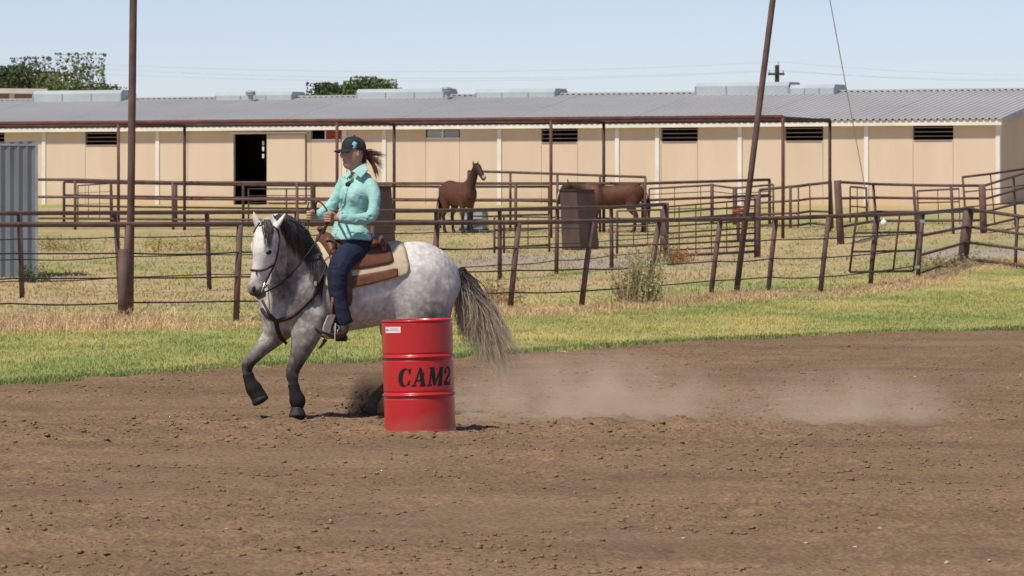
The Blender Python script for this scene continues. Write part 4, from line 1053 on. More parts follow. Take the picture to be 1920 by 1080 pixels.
# ------------------------------------------------------------------ saddle, pad and tack
M['pad'] = mat('cream_felt', (.60,.50,.34), .9, (.50,.41,.27), 14, bump=.003, bscale=60)
M['leather'] = mat('brown_leather', (.17,.062,.033), .5, (.11,.04,.024), 9, bump=.002, bscale=40, spec=.4)
M['leather2'] = mat('worn_leather', (.20,.085,.045), .6, (.13,.052,.03), 12, bump=.002, bscale=50)
M['strap'] = mat('dark_strap', (.03,.021,.018), .55, (.05,.034,.028), 20)
M['rawhide'] = mat('rawhide', (.46,.40,.33), .6, (.36,.31,.25), 16)
M['metal'] = mat('bright_metal', (.6,.58,.54), .3, metal=.9)
TRX = TR[::-1]
def axis_at(px):
    y = np.interp(px, TRX[:, 0], TRX[:, 1]); return H(px, y, ady(px))
def wrap_pt(px, phi, off):
    c = axis_at(px); d = V(0,0,1)*math.cos(phi)+LAT*math.sin(phi)
    r = np.arange(.10, .75, .004); p = c+r[:, None]*d; s = hbt.sample(p); i = np.argmax(s > 0); return p[i]+d*off
hbt = Body()      # trunk alone, so that tack lies on the barrel and not on the legs
for q in hb.ch[:3]: hbt.ch.append(q)
hbt.grid(.014)
def wrap(name, u0, u1, lo, hi, o0, o1, m, parent, nu=26, nv=40, corner=.16):
    """slab lying round the horse's barrel; lo(u), hi(u) are angles from the spine"""
    P0, P1 = [], []
    for i in range(nu+1):
        s = i/nu; e = abs(2*s-1); k = 1.0
        if e > 1-2*corner: k = 1-.16*(1-math.sqrt(max(0, 1-((e-(1-2*corner))/(2*corner))**2)))
        a, b = lo(s), hi(s); mid = (a+b)/2
        for j in range(nv+1):
            w = j/nv; phi = mid+(a-mid)*k+(b-a)*k*w; px = u0+(u1-u0)*s
            p = wrap_pt(px, phi, 0); c = axis_at(px); d = (p-c)/np.linalg.norm(p-c)
            edge_ = min(i, nu-i, j, nv-j); P0.append(p+d*o0); P1.append(p+d*(o1 if edge_ else (o0+o1)/2))
    v = P0+P1; n = (nu+1)*(nv+1); g = lambda i, j, k: k*n+i*(nv+1)+j; f = []
    for i in range(nu):
        for j in range(nv):
            f.append([g(i,j,1), g(i+1,j,1), g(i+1,j+1,1), g(i,j+1,1)]); f.append([g(i,j,0), g(i,j+1,0), g(i+1,j+1,0), g(i+1,j,0)])
    for i in range(nu): f += [[g(i,0,0), g(i+1,0,0), g(i+1,0,1), g(i,0,1)], [g(i,nv,1), g(i+1,nv,1), g(i+1,nv,0), g(i,nv,0)]]
    for j in range(nv): f += [[g(0,j,1), g(0,j+1,1), g(0,j+1,0), g(0,j,0)], [g(nu,j,0), g(nu,j+1,0), g(nu,j+1,1), g(nu,j,1)]]
    o = mesh(name, v, f, m, parent, True)
    bm = bmesh.new(); bm.from_mesh(o.data); bmesh.ops.recalc_face_normals(bm, faces=bm.faces); bm.to_mesh(o.data); bm.free()
    return o
R_ = math.radians
pad = empty('saddle_pad', axis_at(675), 'cream felt saddle pad with brown leather strips under the saddle', 'saddle pad')
wrap('felt', 592, 750, lambda s: -R_(90-14*s), lambda s: R_(93-17*s), .004, .026, M['pad'], pad)
wrap('wear_strip', 597, 728, lambda s: R_(73-10*s), lambda s: R_(92-15*s), .0265, .033, M['leather2'], pad, 22, 8, .10)
wrap('wear_strip', 597, 728, lambda s: -R_(92-15*s), lambda s: -R_(73-10*s), .0265, .033, M['leather2'], pad, 22, 8, .10)
saddle = empty('saddle', axis_at(660)+V(0,0,.3), 'brown western saddle under the rider', 'saddle')
wrap('skirt', 604, 722, lambda s: R_(4), lambda s: R_(64-9*s), .030, .046, M['leather'], saddle, 24, 14, .12)
wrap('skirt', 604, 722, lambda s: -R_(64-9*s), lambda s: -R_(4), .030, .046, M['leather'], saddle, 24, 14, .12)
up = V(0,0,1)
def SP(px, py, lat=0.0): return P(px, py, Y0+ady(px))+LAT*lat
sb = Body()
sb.add([(SP(612,462), .12, .05), (SP(640,466), .145, .05), (SP(668,466), .17, .05), (SP(696,459), .18, .055)], LAT, .04)
sb.mesh('seat', M['leather'], saddle, .011)
sb = Body(); sb.add([(SP(706,470,-.20), .03, .05), (SP(709,455,-.12), .028, .05), (SP(711,449,0), .028, .05), (SP(709,455,.12), .028, .05), (SP(706,470,.20), .03, .05)], AX, .03)
sb.mesh('cantle', M['leather'], saddle, .010)
sb = Body(); sb.add([(SP(612,476,-.17), .05, .07), (SP(610,456,-.11), .06, .07), (SP(608,447,0), .06, .06), (SP(610,456,.11), .06, .07), (SP(612,478,.17), .05, .08)], AX, .04)
sb.mesh('fork', M['leather'], saddle, .010)
sb = Body(); sb.add([(SP(607,448), .022, .022), (SP(603,438), .018, .018), (SP(600,430), .02, .02)], LAT, .02); sb.add([(SP(597,429), .035, .012), (SP(603,428), .04, .012)], LAT, .02)
sb.mesh('horn', M['leather'], saddle, .008)
wrap('fender', 612, 640, lambda s: R_(40), lambda s: R_(112), .05, .058, M['leather'], saddle, 10, 22, .1)
wrap('cinch', 606, 617, lambda s: R_(80), lambda s: R_(176), .008, .02, M['leather2'], saddle, 6, 30, .05)
wrap('cinch', 606, 617, lambda s: -R_(176), lambda s: -R_(80), .008, .02, M['leather2'], saddle, 6, 30, .05)
# near stirrup: leather hanger, bell shaped loop
FD = -.50
def loop(pts, w, th, name, m, par, wd):
    mb = MB(); pts = np.array(pts)
    for a, b in zip(pts[:-1], pts[1:]):
        d = (b-a)/2; n = np.cross(d, wd); n = n/np.linalg.norm(n)
        mb.box((a+b)/2, d*1.06, np.asarray(wd)*w, n*th)
    return mb.build(name, m, par)
wdir = V(-.80,-.60,0)
loop([H(621,592,FD-.06), H(613,612,FD-.085), H(611,628,FD-.09), H(618,634,FD-.03), H(632,634,FD+.09), H(637,626,FD+.12), H(632,608,FD+.08), H(624,592,FD+.0), H(621,592,FD-.06)], .036, .008, 'stirrup', M['rawhide'], saddle, wdir)
MB().tube([H(627,540,FD+.05), H(622,575,FD), H(621,594,FD-.03)], .014, 8).build('stirrup_leather', M['leather2'], saddle, True)
MB().tube([H(629,606,FD-.10), H(628,632,FD-.11), H(629,650,FD-.10), H(632,672,FD-.09)], [.006,.006,.005,.004], 6).build('hanging_string', M['rawhide'], saddle, True)
MB().tube([H(611,636,FD-.02), H(601,650,FD-.02), H(597,654,FD-.02)], [.02,.014,.003], 6).build('cinch_tail', M['strap'], saddle, True)

bc = empty('breast_collar', H(520,600,-.4), 'dark leather breast collar across the grey horse chest', 'breast collar')
def belt(pxs, name, m, par, r, off=.004, fl=.5):
    p = strap(pxs, off); return MB().tube(p, r, 8).build(name, m, par, True)
belt([(598,541),(585,558),(565,578),(545,594),(520,602)], 'strap', M['strap'], bc, .019)
belt([(520,602),(508,597),(497,588),(491,580)], 'strap', M['strap'], bc, .017)
belt([(518,602),(505,588),(497,573),(492,563)], 'strap', M['strap'], bc, .012)
belt([(519,601),(522,618),(528,634),(538,645)], 'strap', M['strap'], bc, .014)
belt([(515,603),(519,620),(527,637)], 'strap', M['strap'], bc, .010)
belt([(599,478),(607,490),(611,500),(605,515),(593,540)], 'strap', M['strap'], bc, .010, .036)
belt([(593,540),(588,555),(586,570)], 'strap', M['strap'], bc, .009, .012)
o = surf([592], [531], .03)[0]; MB().tube([o+V(.0,-.02,.018), o+V(0,-.02,-.018)], .015, 10).build('buckle', M['metal'], bc)
br = empty('bridle', H(500,470,-.6), 'dark leather bridle with reins on the grey horse', 'bridle')
belt([(469,506),(480,507),(490,507),(500,504),(512,497)], 'noseband', M['strap'], br, .009, .003)
belt([(521,431),(524,447),(522,465),(519,482),(514,497),(505,515),(498,530)], 'cheekpiece', M['strap'], br, .009, .003)
belt([(487,417),(480,428),(475,436)], 'browband', M['strap'], br, .007, .003)
belt([(486,424),(498,419),(512,424),(521,432)], 'crownpiece', M['strap'], br, .007, .004)
b0 = strap([(497,528),(493,540),(490,548)], .012, 3); MB().tube(b0, .007, 8).build('bit_shank', M['metal'], br, True)
b1 = strap([(498,534),(505,537),(510,533)], .014, 3); MB().tube(b1, .005, 6).build('curb_chain', M['metal'], br, True)
belt([(481,507),(481,515)], 'nose_tab', M['strap'], br, .006, .004)
LHAND = H(617,407,-.36); RHAND = H(579,404,-.13)
q = strap([(494,549),(520,536),(548,512),(572,482)], .03, 5)
MB().tube(np.r_[q, spline([q[-1], H(592,455,-.42), H(606,430,-.40), LHAND+V(-.01,-.02,-.03)], 5)[1:]], .0065, 6).build('rein', M['strap'], br, True)
MB().tube(spline([RHAND+V(.0,0,.11), RHAND+V(-.012,0,.05), RHAND+V(0,0,-.02), H(577,432,-.15), H(573,452,-.15), H(560,480,-.14), H(520,520,-.25), H(488,546,-.50)], 5), .0065, 6).build('rein', M['strap'], br, True)
MB().tube(spline([LHAND+V(-.01,-.02,-.03), LHAND+V(-.02,-.01,.06), LHAND+V(-.075,.03,.125), LHAND+V(-.11,.08,.12), RHAND+V(.06,0,.02)], 5), .0075, 6).build('rein', M['strap'], br, True)
MB().tube(spline([LHAND+V(.0,-.01,-.04), H(611,425,-.34), H(606,438,-.30)], 4), .012, 6).build('rein_tail', M['leather'], br, True)

# ------------------------------------------------------------------ the rider
TL = V(.68,-.73,0); TFWD = V(-.73,-.68,0)
M['skin'] = mat('tanned_skin', (.52,.31,.22), .5, (.46,.26,.18), 20, spec=.35)
M['shirt'] = mat('mint_shirt', (.345,.60,.545), .85, (.30,.545,.495), 4, bump=.010, bscale=11, stretch=(1,1,.7))
M['jeans'] = mat('navy_denim', (.018,.025,.052), .85, (.011,.015,.03), 5, bump=.006, bscale=14)
M['hair'] = mat('brown_hair', (1,1,1), .5, attr='along', ramp=[(0,(.045,.022,.014)),(.6,(.10,.047,.026)),(1,(.15,.075,.042))], spec=.4)
M['cap'] = mat('charcoal_cap', (.028,.032,.038), .8, (.02,.023,.028), 30)
M['capmesh'] = mat('brown_cap_mesh', (.075,.058,.055), .85, (.05,.04,.038), 60)
M['cyan'] = mat('cyan_emblem', (.25,.62,.72), .6)
M['bootsole'] = mat('brown_boot', (.11,.075,.055), .6, (.07,.045,.035), 10); M['blackboot'] = mat('boot_heel', (.02,.016,.015), .6)
RD_ = -.04
torso = [(H(656,452,RD_-.02), .205, .165), (H(656,444,RD_-.015), .195, .152), (H(656,428,RD_), .166, .122), (H(660,408,RD_), .148, .108), (H(667,380,RD_), .148, .108), (H(671,358,RD_), .160, .110), (H(673,341,RD_+.01), .155, .088), (H(671,330,RD_+.01), .11, .07), (H(668,322,RD_), .062, .058)]
larm = [(H(694,344,-.14), .050, .052), (H(700,358,-.18), .051, .054), (H(702,380,-.22), .046, .050), (H(697,402,-.26), .046, .049), (H(686,409,-.28), .046, .048), (H(660,411,-.33), .042, .043), (H(637,409,-.37), .039, .041)]
rarm = [(H(648,339,.09), .058, .06), (H(639,355,.10), .053, .055), (H(628,375,.09), .048, .050), (H(618,390,.07), .046, .048), (H(610,397,.03), .047, .049), (H(600,402,-.03), .042, .043), (H(593,404,-.06), .038, .039)]
lleg = [(H(677,468,-.11), .095, .105), (H(662,473,-.21), .098, .108), (H(645,486,-.33), .09, .10), (H(634,506,-.41), .080, .088), (H(632,528,-.43), .074, .080), (H(634,555,-.43), .068, .075), (H(638,580,-.43), .068, .075), (H(643,606,-.42), .076, .086)]
rleg = [(H(668,455,.10), .11, .12), (H(648,470,.25), .10, .11), (H(628,490,.36), .08, .09), (H(624,530,.37), .07, .075), (H(628,575,.36), .065, .07), (H(632,605,.35), .074, .08)]
hips = [(H(668,468,RD_+.02), .145, .105), (H(665,456,RD_), .14, .10), (H(662,440,RD_), .12, .085)]
hd = Body(); HL = V(.50,-.866,0); HF = V(-.866,-.50,0)      # head: lateral and forward
hc = H(661,287,RD_-.03)
def hp(f, l, z): return hc+HF*f+HL*l+V(0,0,z)
hd.add([(hp(-.018,0,.055), .068, .085), (hp(-.012,0,.035), .076, .096), (hp(-.004,0,0), .076, .097), (hp(.012,0,-.05), .062, .080), (hp(.036,0,-.098), .040, .045)], HL, .03, 4)
hd.add([(hp(.085,0,.018), .012, .014), (hp(.104,0,-.018), .014, .015), (hp(.103,0,-.028), .017, .012)], HL, .02)
hd.add([(hp(.072,0,-.058), .024, .010), (hp(.074,0,-.062), .024, .010)], HL, .012)
hd.add([(hp(.066,0,-.095), .018, .018), (hp(.062,0,-.102), .018, .018)], HL, .02)
hd.add([(hp(-.012,.076,.018), .007, .018), (hp(-.014,.078,-.022), .007, .014)], HF, .01); hd.add([(hp(-.012,-.076,.018), .007, .018), (hp(-.014,-.078,-.022), .007, .014)], HF, .01)
hd.add([(hp(-.02,0,-.06), .052, .055), (H(667,316,RD_), .05, .052), (H(669,330,RD_), .058, .056)], TL, .03)
def hand(B, W, D, G):
    """fist: wrist W, forearm direction D, grip axis G (thumb side up)"""
    D = np.array(D, float); D /= np.linalg.norm(D); G = np.array(G, float); G -= D*(G@D); G /= np.linalg.norm(G); N = np.cross(G, D)
    w = lambda d, g, n: W+D*d+G*g+N*n
    B.add([(w(-.02,0,0), .026, .024), (w(.02,0,-.003), .036, .020), (w(.062,0,-.008), .041, .019)], G, .015)
    for g, ln in ((.030,1.0),(.010,1.08),(-.011,1.0),(-.030,.84)):
        B.add([(w(.062,g,-.010), .0100, .0100), (w(.062+.030*ln,g,.004), .0098, .0098), (w(.062+.026*ln,g,.036), .0092, .0092), (w(.045,g,.040), .0082, .0082)], G, .006, 3)
    B.add([(w(.018,.030,.008), .013, .013), (w(.048,.044,.024), .0115, .0115), (w(.078,.040,.036), .009, .009)], D, .010, 3)
hand(hd, H(630,408,-.375), H(612,407,-.38)-H(634,408,-.375), V(-.25,-.1,1)); hand(hd, H(590,404,-.075), H(572,404,-.16)-H(590,404,-.075), V(.1,0,1))
skin = Body(); skin.ch = list(hd.ch)
for ch, S in ((torso[:-2], TL), (larm, TL), (rarm, TL), (hips, TL), (lleg, LAT), (rleg, LAT)):
    skin.add([(p, a-.05 if a > .09 else a-.022 if a > .045 else a-.012, b-.05 if b > .09 else b-.022 if b > .045 else b-.012) for p, a, b in ch], S, .02)
rider = empty('person', H(660,462,RD_), 'person in mint shirt, jeans and dark cap riding the grey horse, holding reins', 'person')
skin.mesh('body', M['skin'], rider, .0068)
def wrinkle(v, amp=.006):
    px, py = back(v); w = 1-4*np.abs(fbm(px*.07+py*.05, py*.11-px*.05, 3, 90)-.5)
    el = np.exp(-(((px-694)/16)**2+((py-402)/15)**2))+np.exp(-(((px-618)/14)**2+((py-388)/14)**2))+.6*np.exp(-(((px-655)/30)**2+((py-425)/18)**2))
    cx = v.mean(0); dxy = np.c_[np.sin(px*.35+py*.2), np.cos(py*.3), np.sin(py*.45+px*.1)]
    return v+(v-cx)/(np.linalg.norm(v-cx, axis=1)[:, None]+1e-6)*(w*(amp*.6+amp*1.1*el))[:, None]+dxy*(w*amp*.25)[:, None]
sh = Body(); sh.add(torso, TL, .03, 4, .08); sh.add(larm, TL, .045, 4, .3); sh.add(rarm, TL, .045, 4, .3)
sh.add([(H(674,362,-.165), .035, .06), (H(668,374,-.165), .035, .06)], TL, .08); sh.add([(H(650,360,-.10), .035, .055), (H(647,372,-.10), .03, .055)], TL, .08)
shirt = sh.mesh('shirt', M['shirt'], rider, .0085, post=lambda v: wrinkle(v, .008))
# hem flare, collar, placket, cuffs
def band(name, pts_px, w, m, par, th=.006):
    pts = np.array([H(*p) for p in pts_px]); return loop(pts, w, th, name, m, par, V(0,0,1))
col = MB(); cl = lambda px, py, dy: H(px, py, dy)
v = [cl(684,306,-.08), cl(690,318,-.16), cl(676,333,-.215), cl(665,323,-.185), cl(660,321,-.15), cl(672,312,-.13)]
v2 = [p+V(.004,.010,-.006) for p in v]
mesh('collar', v+v2, [[0,1,2,3,4,5],[11,10,9,8,7,6]]+[[i, i+6, (i+1) % 6+6, (i+1) % 6] for i in range(6)], M['shirt'], shirt)
v = [cl(657,320,-.13), cl(651,322,-.11), cl(645,331,-.12), cl(650,334,-.155), cl(657,327,-.165)]
v2 = [p+V(.004,.010,-.006) for p in v]
mesh('collar', v+v2, [[0,1,2,3,4],[9,8,7,6,5]]+[[i, i+5, (i+1) % 5+5, (i+1) % 5] for i in range(5)], M['shirt'], shirt)
shb = Body(); shb.ch = sh.ch; shb.grid(.012)
def ssurf(px, py, off=.002): return surf(px, py, off, 39.4, 41.2, shb)
def spath(pxs, off=.002, per=6):
    q = spline(np.array(pxs, float), per); s = ssurf(q[:, 0], q[:, 1], off); return s[~np.isnan(s[:, 0])]
pth = spath([(656,330),(651,352),(645,378),(639,402),(633,426),(630,440)]); 
if len(pth) > 3: MB().tube(pth, .010, 6).build('placket', M['shirt'], shirt, True)
for py_ in (362, 384, 408, 430):
    s_ = ssurf([np.interp(py_, [330,440], [656,630])], [py_], .010)
    if not np.isnan(s_[0, 0]): MB().tube([s_[0], s_[0]+V(0,-.004,0)], .006, 8).build('button', M['sticker'], shirt)
for pts_ in ([(668,350),(682,353),(690,360),(688,372)],):
    pth = spath(pts_, .0); 
    if len(pth) > 3: MB().tube(pth, .004, 5).build('yoke_seam', M['shirt'], shirt, True)
jb = Body(); jb.add(hips, TL, .04); jb.add(lleg, LAT, .05, 4, .15); jb.add(rleg, LAT, .05, 4, .15)
jb.mesh('jeans', M['jeans'], rider, .0095, post=lambda v: wrinkle(v, .007))
# boots
for sgn, (ax_, ay_, d0) in (('l', (641,612,-.44)), ('r', (632,612,.35))):
    dx_ = ax_-641; bb = Body()
    bb.add([(H(643+dx_,603,d0), .045, .055), (H(641+dx_,618,d0-.01), .045, .058), (H(634+dx_,627,d0-.03), .042, .040), (H(617+dx_,627,d0-.09), .042, .030), (H(603+dx_,623,d0-.15), .034, .024), (H(591+dx_,615,d0-.19), .012, .010)], LAT, .03)
    bo = bb.mesh('boot', M['bootsole'], rider, .008)
    hl = Body(); hl.add([(H(644+dx_,630,d0), .033, .036), (H(644+dx_,638,d0), .031, .033)], LAT, .01, 2, .3); hl.mesh('heel', M['blackboot'], bo, .008)
    if sgn == 'l':
        a = np.linspace(0, 2*math.pi, 15); MB().tube([H(631+5*math.cos(q), 615+5.5*math.sin(q), d0-.07) for q in a], .006, 6, False).build('spur', M['metal'], bo, True)
        MB().tube([H(633,621,d0-.068), H(633,634,d0-.066)], .006, 6).build('spur_strap', M['metal'], bo, True)
# cap
cb = Body(); cb.add([(hp(-.012,0,.02), .087, .108), (hp(-.013,0,.06), .088, .108), (hp(-.016,0,.092), .076, .094), (hp(-.018,0,.112), .05, .062)], HL, .02, 4, .6)
def cap_mesh():
    cb.grid(.0065); v, f = cb.nets(); f = f[(f >= 0).all(1)]
    r = v-hc; z = r[:, 2]; fwd = r@HF
    keep = z > .022+np.where(fwd > 0, .012, -.004)
    f = f[keep[f].all(1)]; ctr = fwd[f].mean(1) > -.030
    cap = mesh('cap', v, f[ctr], M['cap'], rider, True); mesh('cap_back', v, f[~ctr], M['capmesh'], cap, True)
    n = 15; vv = []
    for i in range(n):
        a = (i/(n-1)-.5)*2; base = hp(.085*math.sqrt(max(0, 1-(a*.88)**2))-.005, a*.078, .036); tip = hp(.085+.085*(1-abs(a)**2.4), a*.074, .030-.018*a*a-.006)
        for s_ in np.linspace(0, 1, 5):
            q = base*(1-s_)+tip*s_; vv.append(q+V(0,0,.008*math.sin(s_*math.pi*.6)-.012*s_))
    k = len(vv); vv2 = [q-V(0,0,.005) for q in vv]; f = []
    for i in range(n-1):
        for j in range(4): a = i*5+j; f += [[a, a+5, a+6, a+1], [a+k+1, a+6+k, a+5+k, a+k]]
        f.append([i*5+4, i*5+9, i*5+9+k, i*5+4+k])
    mesh('brim', vv+vv2, f, M['cap'], cap, True)
    p = hp(-.018,0,.150); MB().tube([p-V(0,0,.012), p], .009, 8).build('cap_button', M['cap'], cap)
    def csurf(px, py): return surf([px], [py], .002, 39.8, 41.2, cb)[0]
    mb = MB()
    for (x_, y_, r_) in ((664.5,268,3.0),(662.3,270,2.2),(667.2,269.5,2.4),(664.8,272,2.4),(664.5,275,1.6),(663,277,1.7),(666.5,277,1.7)):
        c = csurf(x_, y_)
        if not np.isnan(c[0]):
            nrm = c-hp(-.012,0,.06); nrm /= np.linalg.norm(nrm); mb.tube([c-nrm*.002, c+nrm*.002], r_/SC, 8)
    mb.build('emblem', M['cyan'], cap)
cap_mesh()
for l_ in (-.031, .031):
    c = hp(.089, l_, .012); MB().tube([c-HF*.010, c+HF*.002, c+HF*.005], [.011,.010,.004], 10).build('eye', M['eye'], rider)
MB().tube([hp(.0835,-.022,-.060), hp(.0865,0,-.060), hp(.0835,.022,-.060)], [.002,.005,.002], 6).build('mouth', mat('lips', (.30,.10,.085), .5), rider, True)
# hair: swept under the cap and flying out behind
st = []
for k in range(150):     # cap line to the nape
    l_ = random.uniform(-.075, .085); q = [hp(-.055-random.random()*.03, l_, .05), hp(-.098+abs(l_)*.3, l_*.9, .0), hp(-.10, l_*.6+.02, -.045), H(682+random.gauss(0,3), 305+random.gauss(0,5), -.06)]
    st.append((spline(q, 4), random.uniform(.004, .007)))
for k in range(320):
    t_ = random.random(); root = hp(-.085+random.gauss(0,.01), .02+random.gauss(0,.015), .02-random.random()*.05)
    if t_ < .30: e1, e2 = (698,287), (720+random.gauss(0,5), 293+random.gauss(0,5))
    elif t_ < .6: e1, e2 = (698,296), (716+random.gauss(0,5), 313+random.gauss(0,7))
    else: e1, e2 = (697,304), (711+random.gauss(0,5), 333+random.gauss(0,8))
    f = random.uniform(.7, 1.0); q = spline([root, H(e1[0]+random.gauss(0,1.5), e1[1]+random.gauss(0,2.2), -.03), H(e2[0], e2[1], random.gauss(0,.04))], 6)
    st.append((q[:max(5, int(len(q)*f))], random.uniform(.003, .006)))
hair_mesh('hair', st, M['hair'], rider)
# lapel microphone
mc = ssurf([652], [346], .006)[0]
if not np.isnan(mc[0]):
    mic = empty('lapel_microphone', mc, 'small black lapel microphone clipped on the mint shirt', 'microphone')
    h_ = np.linspace(-1, 1, 9); MB().tube([mc+V(0,-.008,.022*q) for q in h_], .022*np.sqrt(np.clip(1.02-h_**2, 0, 1)), 10).build('foam_tip', M['blackboot'], mic, True)
    w_ = spath([(654,322),(655,333),(653,344)], .004); 
    if len(w_) > 2: MB().tube(w_, .004, 5).build('wire', M['blackboot'], mic, True)

# ------------------------------------------------------------------ bay horses in the pen
def bay(px, py, yaw, head, label, name='bay_horse', s=1.0):
    f = gp(px, py); c_, s_ = math.cos(yaw), math.sin(yaw)
    FW = V(c_, s_, 0); LT = V(-s_, c_, 0)
    def L(x, z, l=0.0): return f+(FW*x+LT*l+V(0,0,z))*s
    b = Body(); S = LT; A = lambda n, k=.06, cap=1.0, SS=None: b.add([(L(*p[:2], *(p[4:5] or (0,))), p[2]*s, p[3]*s) for p in n], S if SS is None else SS, k, 3, cap)
    A([(-.78,1.10,.20,.25),(-.62,1.15,.28,.35),(-.35,1.15,.29,.34),(0,1.10,.29,.32),(.35,1.08,.29,.35),(.60,1.10,.25,.34),(.76,1.12,.18,.22)], .02, .6)
    if head == 'up': nk = [(.55,1.20,.20,.26),(.78,1.45,.12,.20),(.98,1.72,.10,.15),(1.06,1.88,.085,.11)]; hdn = [(1.05,1.90,.085,.10),(1.16,1.86,.105,.13),(1.34,1.72,.075,.10),(1.50,1.58,.06,.07),(1.55,1.53,.05,.05)]; er = (1.03,1.97)
    else: nk = [(.55,1.22,.20,.26),(.85,1.30,.12,.19),(1.12,1.36,.10,.15),(1.30,1.40,.085,.11)]; hdn = [(1.30,1.42,.085,.10),(1.42,1.34,.105,.13),(1.55,1.14,.075,.10),(1.62,.95,.06,.07),(1.63,.88,.05,.05)]; er = (1.34,1.52)
    A(nk, .10); A(hdn, .03, .6)
    for q in (-.06, .06): A([(er[0],er[1]-.03,.025,.02,q),(er[0]+.02,er[1]+.06,.026,.014,q*1.3),(er[0]+.03,er[1]+.13,.006,.006,q*1.5)], .015)
    for q in (-.14, .14):
        A([(.50,.95,.10,.15,q),(.50,.72,.07,.09,q),(.52,.48,.052,.055,q),(.51,.30,.038,.04,q),(.51,.14,.045,.046,q),(.55,.07,.045,.05,q),(.57,.02,.062,.068,q)], .05)
        A([(-.58,1.0,.14,.22,q),(-.52,.78,.10,.14,q),(-.66,.55,.052,.075,q),(-.68,.46,.05,.06,q),(-.64,.28,.038,.042,q),(-.63,.13,.045,.047,q),(-.59,.07,.045,.05,q),(-.57,.02,.062,.068,q)], .05)
    hs = empty(name, f, label, 'horse', 'bay horses in the pen')
    def at(v):
        r = (v-f)/s; z = r[:, 2]; x_ = r@FW
        d = .25+np.clip((.62-z)/.35, 0, 1)*.6+np.clip((x_-.75)/.3, 0, 1)*.28+np.clip((.16-z)/.1, 0, 1)*.3
        return {'dark': np.clip(d, 0, 1)}
    b.mesh('body', M['bay_coat'], hs, .022, at)
    st = []
    for k in range(90):
        t_ = random.random(); p0 = np.array(nk[1][:2])*(1-t_)+np.array(nk[3][:2])*t_; nn = np.array([-(nk[3][1]-nk[1][1]), nk[3][0]-nk[1][0]]); nn = nn/np.linalg.norm(nn)*(.19-.08*t_)
        p0 = p0+nn; l_ = random.choice((-1, 1)); st.append((spline([L(p0[0], p0[1], 0), L(p0[0]-nn[0]*.4, p0[1]-.05, .07*l_), L(p0[0]-nn[0]*.6+random.gauss(0,.03), p0[1]-.08-.13*random.random(), .10*l_)], 3), .012))
    hair_mesh('mane', st, M['bay_hair'], hs)
    st = []
    for k in range(80):
        a = random.gauss(0, .04); st.append((spline([L(-.92, 1.28, 0), L(-1.02, 1.12, a), L(-1.04+random.gauss(0,.03), .75, a*2), L(-1.0+random.gauss(0,.05), .42+random.random()*.2, a*2)], 3), .012))
    hair_mesh('tail', st, M['bay_hair'], hs)
    if head != 'up':
        MB().tube([L(1.47,1.36,0), L(1.60,1.18,0), L(1.67,.98,0)], [.02,.045,.03], 8).build('blaze', M['sticker'], hs, True)
    else: MB().tube([L(1.56,1.62,0), L(1.60,1.55,0)], [.055,.05], 10).build('pale_muzzle', M['rawhide'], hs, True)
M['bay_coat'] = coat_material('bay_coat', [(0,(.20,.085,.040)),(.3,(.092,.040,.022)),(.6,(.026,.015,.011)),(1,(.014,.010,.009))], .10)
M['bay_hair'] = mat('black_horse_hair', (.014,.011,.010), .5)
bay(860, 437, math.radians(-62), 'up', 'bay horse standing with head raised behind the pale trough')
bay(1150, 437, math.radians(176), 'low', 'bay horse with lowered head behind the brown feed bin', s=.95)

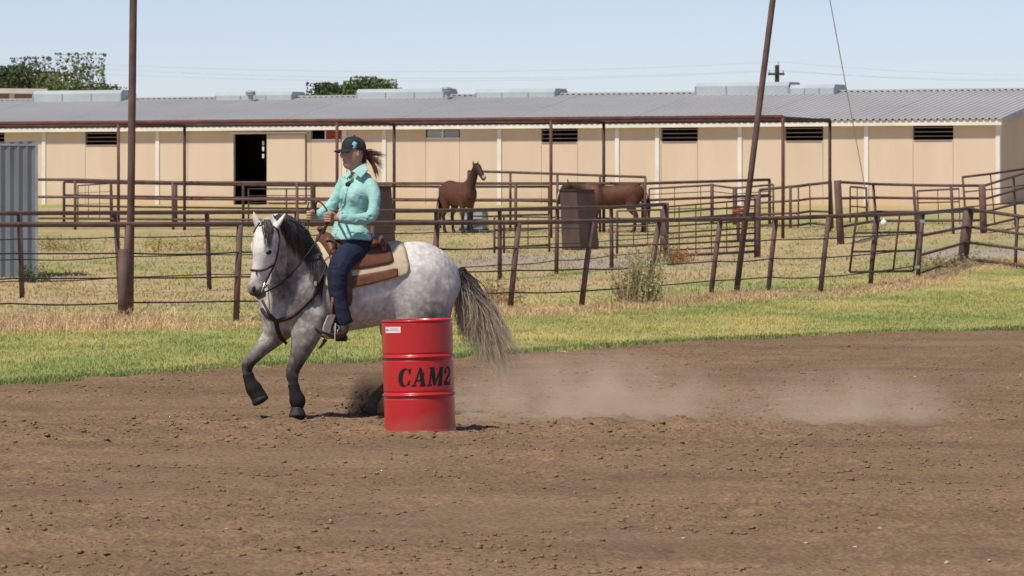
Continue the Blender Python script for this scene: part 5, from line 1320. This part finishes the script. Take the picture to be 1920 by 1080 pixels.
# ------------------------------------------------------------------ dust kicked up behind the horse
def dust(px0, px1, ytop, ybase, depth, dens, label, seed, Yc=41.6, col=(.90,.77,.60)):
    c = P((px0+px1)/2, ybase, Yc); c[2] = 0.0; a = (px1-px0)/2*Yc/F; h = (ybase-ytop)*Yc/F
    bm = bmesh.new(); bmesh.ops.create_icosphere(bm, subdivisions=3, radius=1.0)
    v = np.array([q.co[:] for q in bm.verts]); f = [[q.index for q in t.verts] for t in bm.faces]; bm.free()
    v = np.c_[v[:, 0]*a, v[:, 1]*depth, np.clip(v[:, 2], -.12, 1)*h]+c
    m = bpy.data.materials.new('dust'); m.use_nodes = True; n = m.node_tree.nodes; l = m.node_tree.links; n.remove(n['Principled BSDF'])
    pv = n.new('ShaderNodeVolumePrincipled'); pv.inputs['Color'].default_value = (*col, 1); pv.inputs['Anisotropy'].default_value = 0
    l.new(pv.outputs[0], n['Material Output'].inputs['Volume'])
    tc = n.new('ShaderNodeTexCoord'); mp = n.new('ShaderNodeMapping'); mp.inputs['Scale'].default_value = (1/a, 1/depth, 1/h); l.new(tc.outputs['Object'], mp.inputs[0])
    ln = n.new('ShaderNodeVectorMath'); ln.operation = 'LENGTH'; l.new(mp.outputs[0], ln.inputs[0])
    fo = n.new('ShaderNodeMapRange'); fo.inputs[1].default_value = 1.0; fo.inputs[2].default_value = .1; l.new(ln.outputs['Value'], fo.inputs[0])
    nz = n.new('ShaderNodeTexNoise'); nz.inputs['Scale'].default_value = 2.6; nz.inputs['Detail'].default_value = 6; nz.noise_dimensions = '4D'; nz.inputs['W'].default_value = seed; l.new(tc.outputs['Object'], nz.inputs['Vector'])
    mr = n.new('ShaderNodeMapRange'); mr.inputs[1].default_value = .36; mr.inputs[2].default_value = .70; l.new(nz.outputs[0], mr.inputs[0])
    m1 = n.new('ShaderNodeMath'); m1.operation = 'MULTIPLY'; l.new(fo.outputs[0], m1.inputs[0]); l.new(mr.outputs[0], m1.inputs[1])
    m2 = n.new('ShaderNodeMath'); m2.operation = 'MULTIPLY'; m2.inputs[1].default_value = dens; l.new(m1.outputs[0], m2.inputs[0]); l.new(m2.outputs[0], pv.inputs['Density'])
    o = mesh('dust_cloud', v, f, m, None, True, origin=c); tag(o, label, 'dust', kind='stuff')
dust(770, 1450, 668, 815, 1.0, 3.4, 'pale dust cloud drifting right of the red drum', 3.1, 39.6)
dust(1330, 1850, 705, 826, .9, 2.2, 'thinner dust puff at the far right of the arena', 7.7, 39.2)
dust(640, 770, 690, 792, .35, 16, 'brown dust burst around the hind hoof left of the drum', 1.3, 40.85, (.42,.28,.17))
# clods thrown up by the hind hoof
n = 240; t_ = rng.random(n); X = 700-55*t_+rng.normal(0, 10, n)*(.4+t_); Yp = 785-rng.random(n)**1.7*70*(1-.65*t_)
pos = np.array([P(a, b, 40.8+rng.normal(0, .12)) for a, b in zip(X, Yp)]); pos[:, 2] = np.maximum(pos[:, 2], .01)
scatter('flying_dirt', pos, .003+.008*rng.random(n)**2, M['clod'], 'dirt spray thrown up by the hind hoof', 'dirt spray', .9)
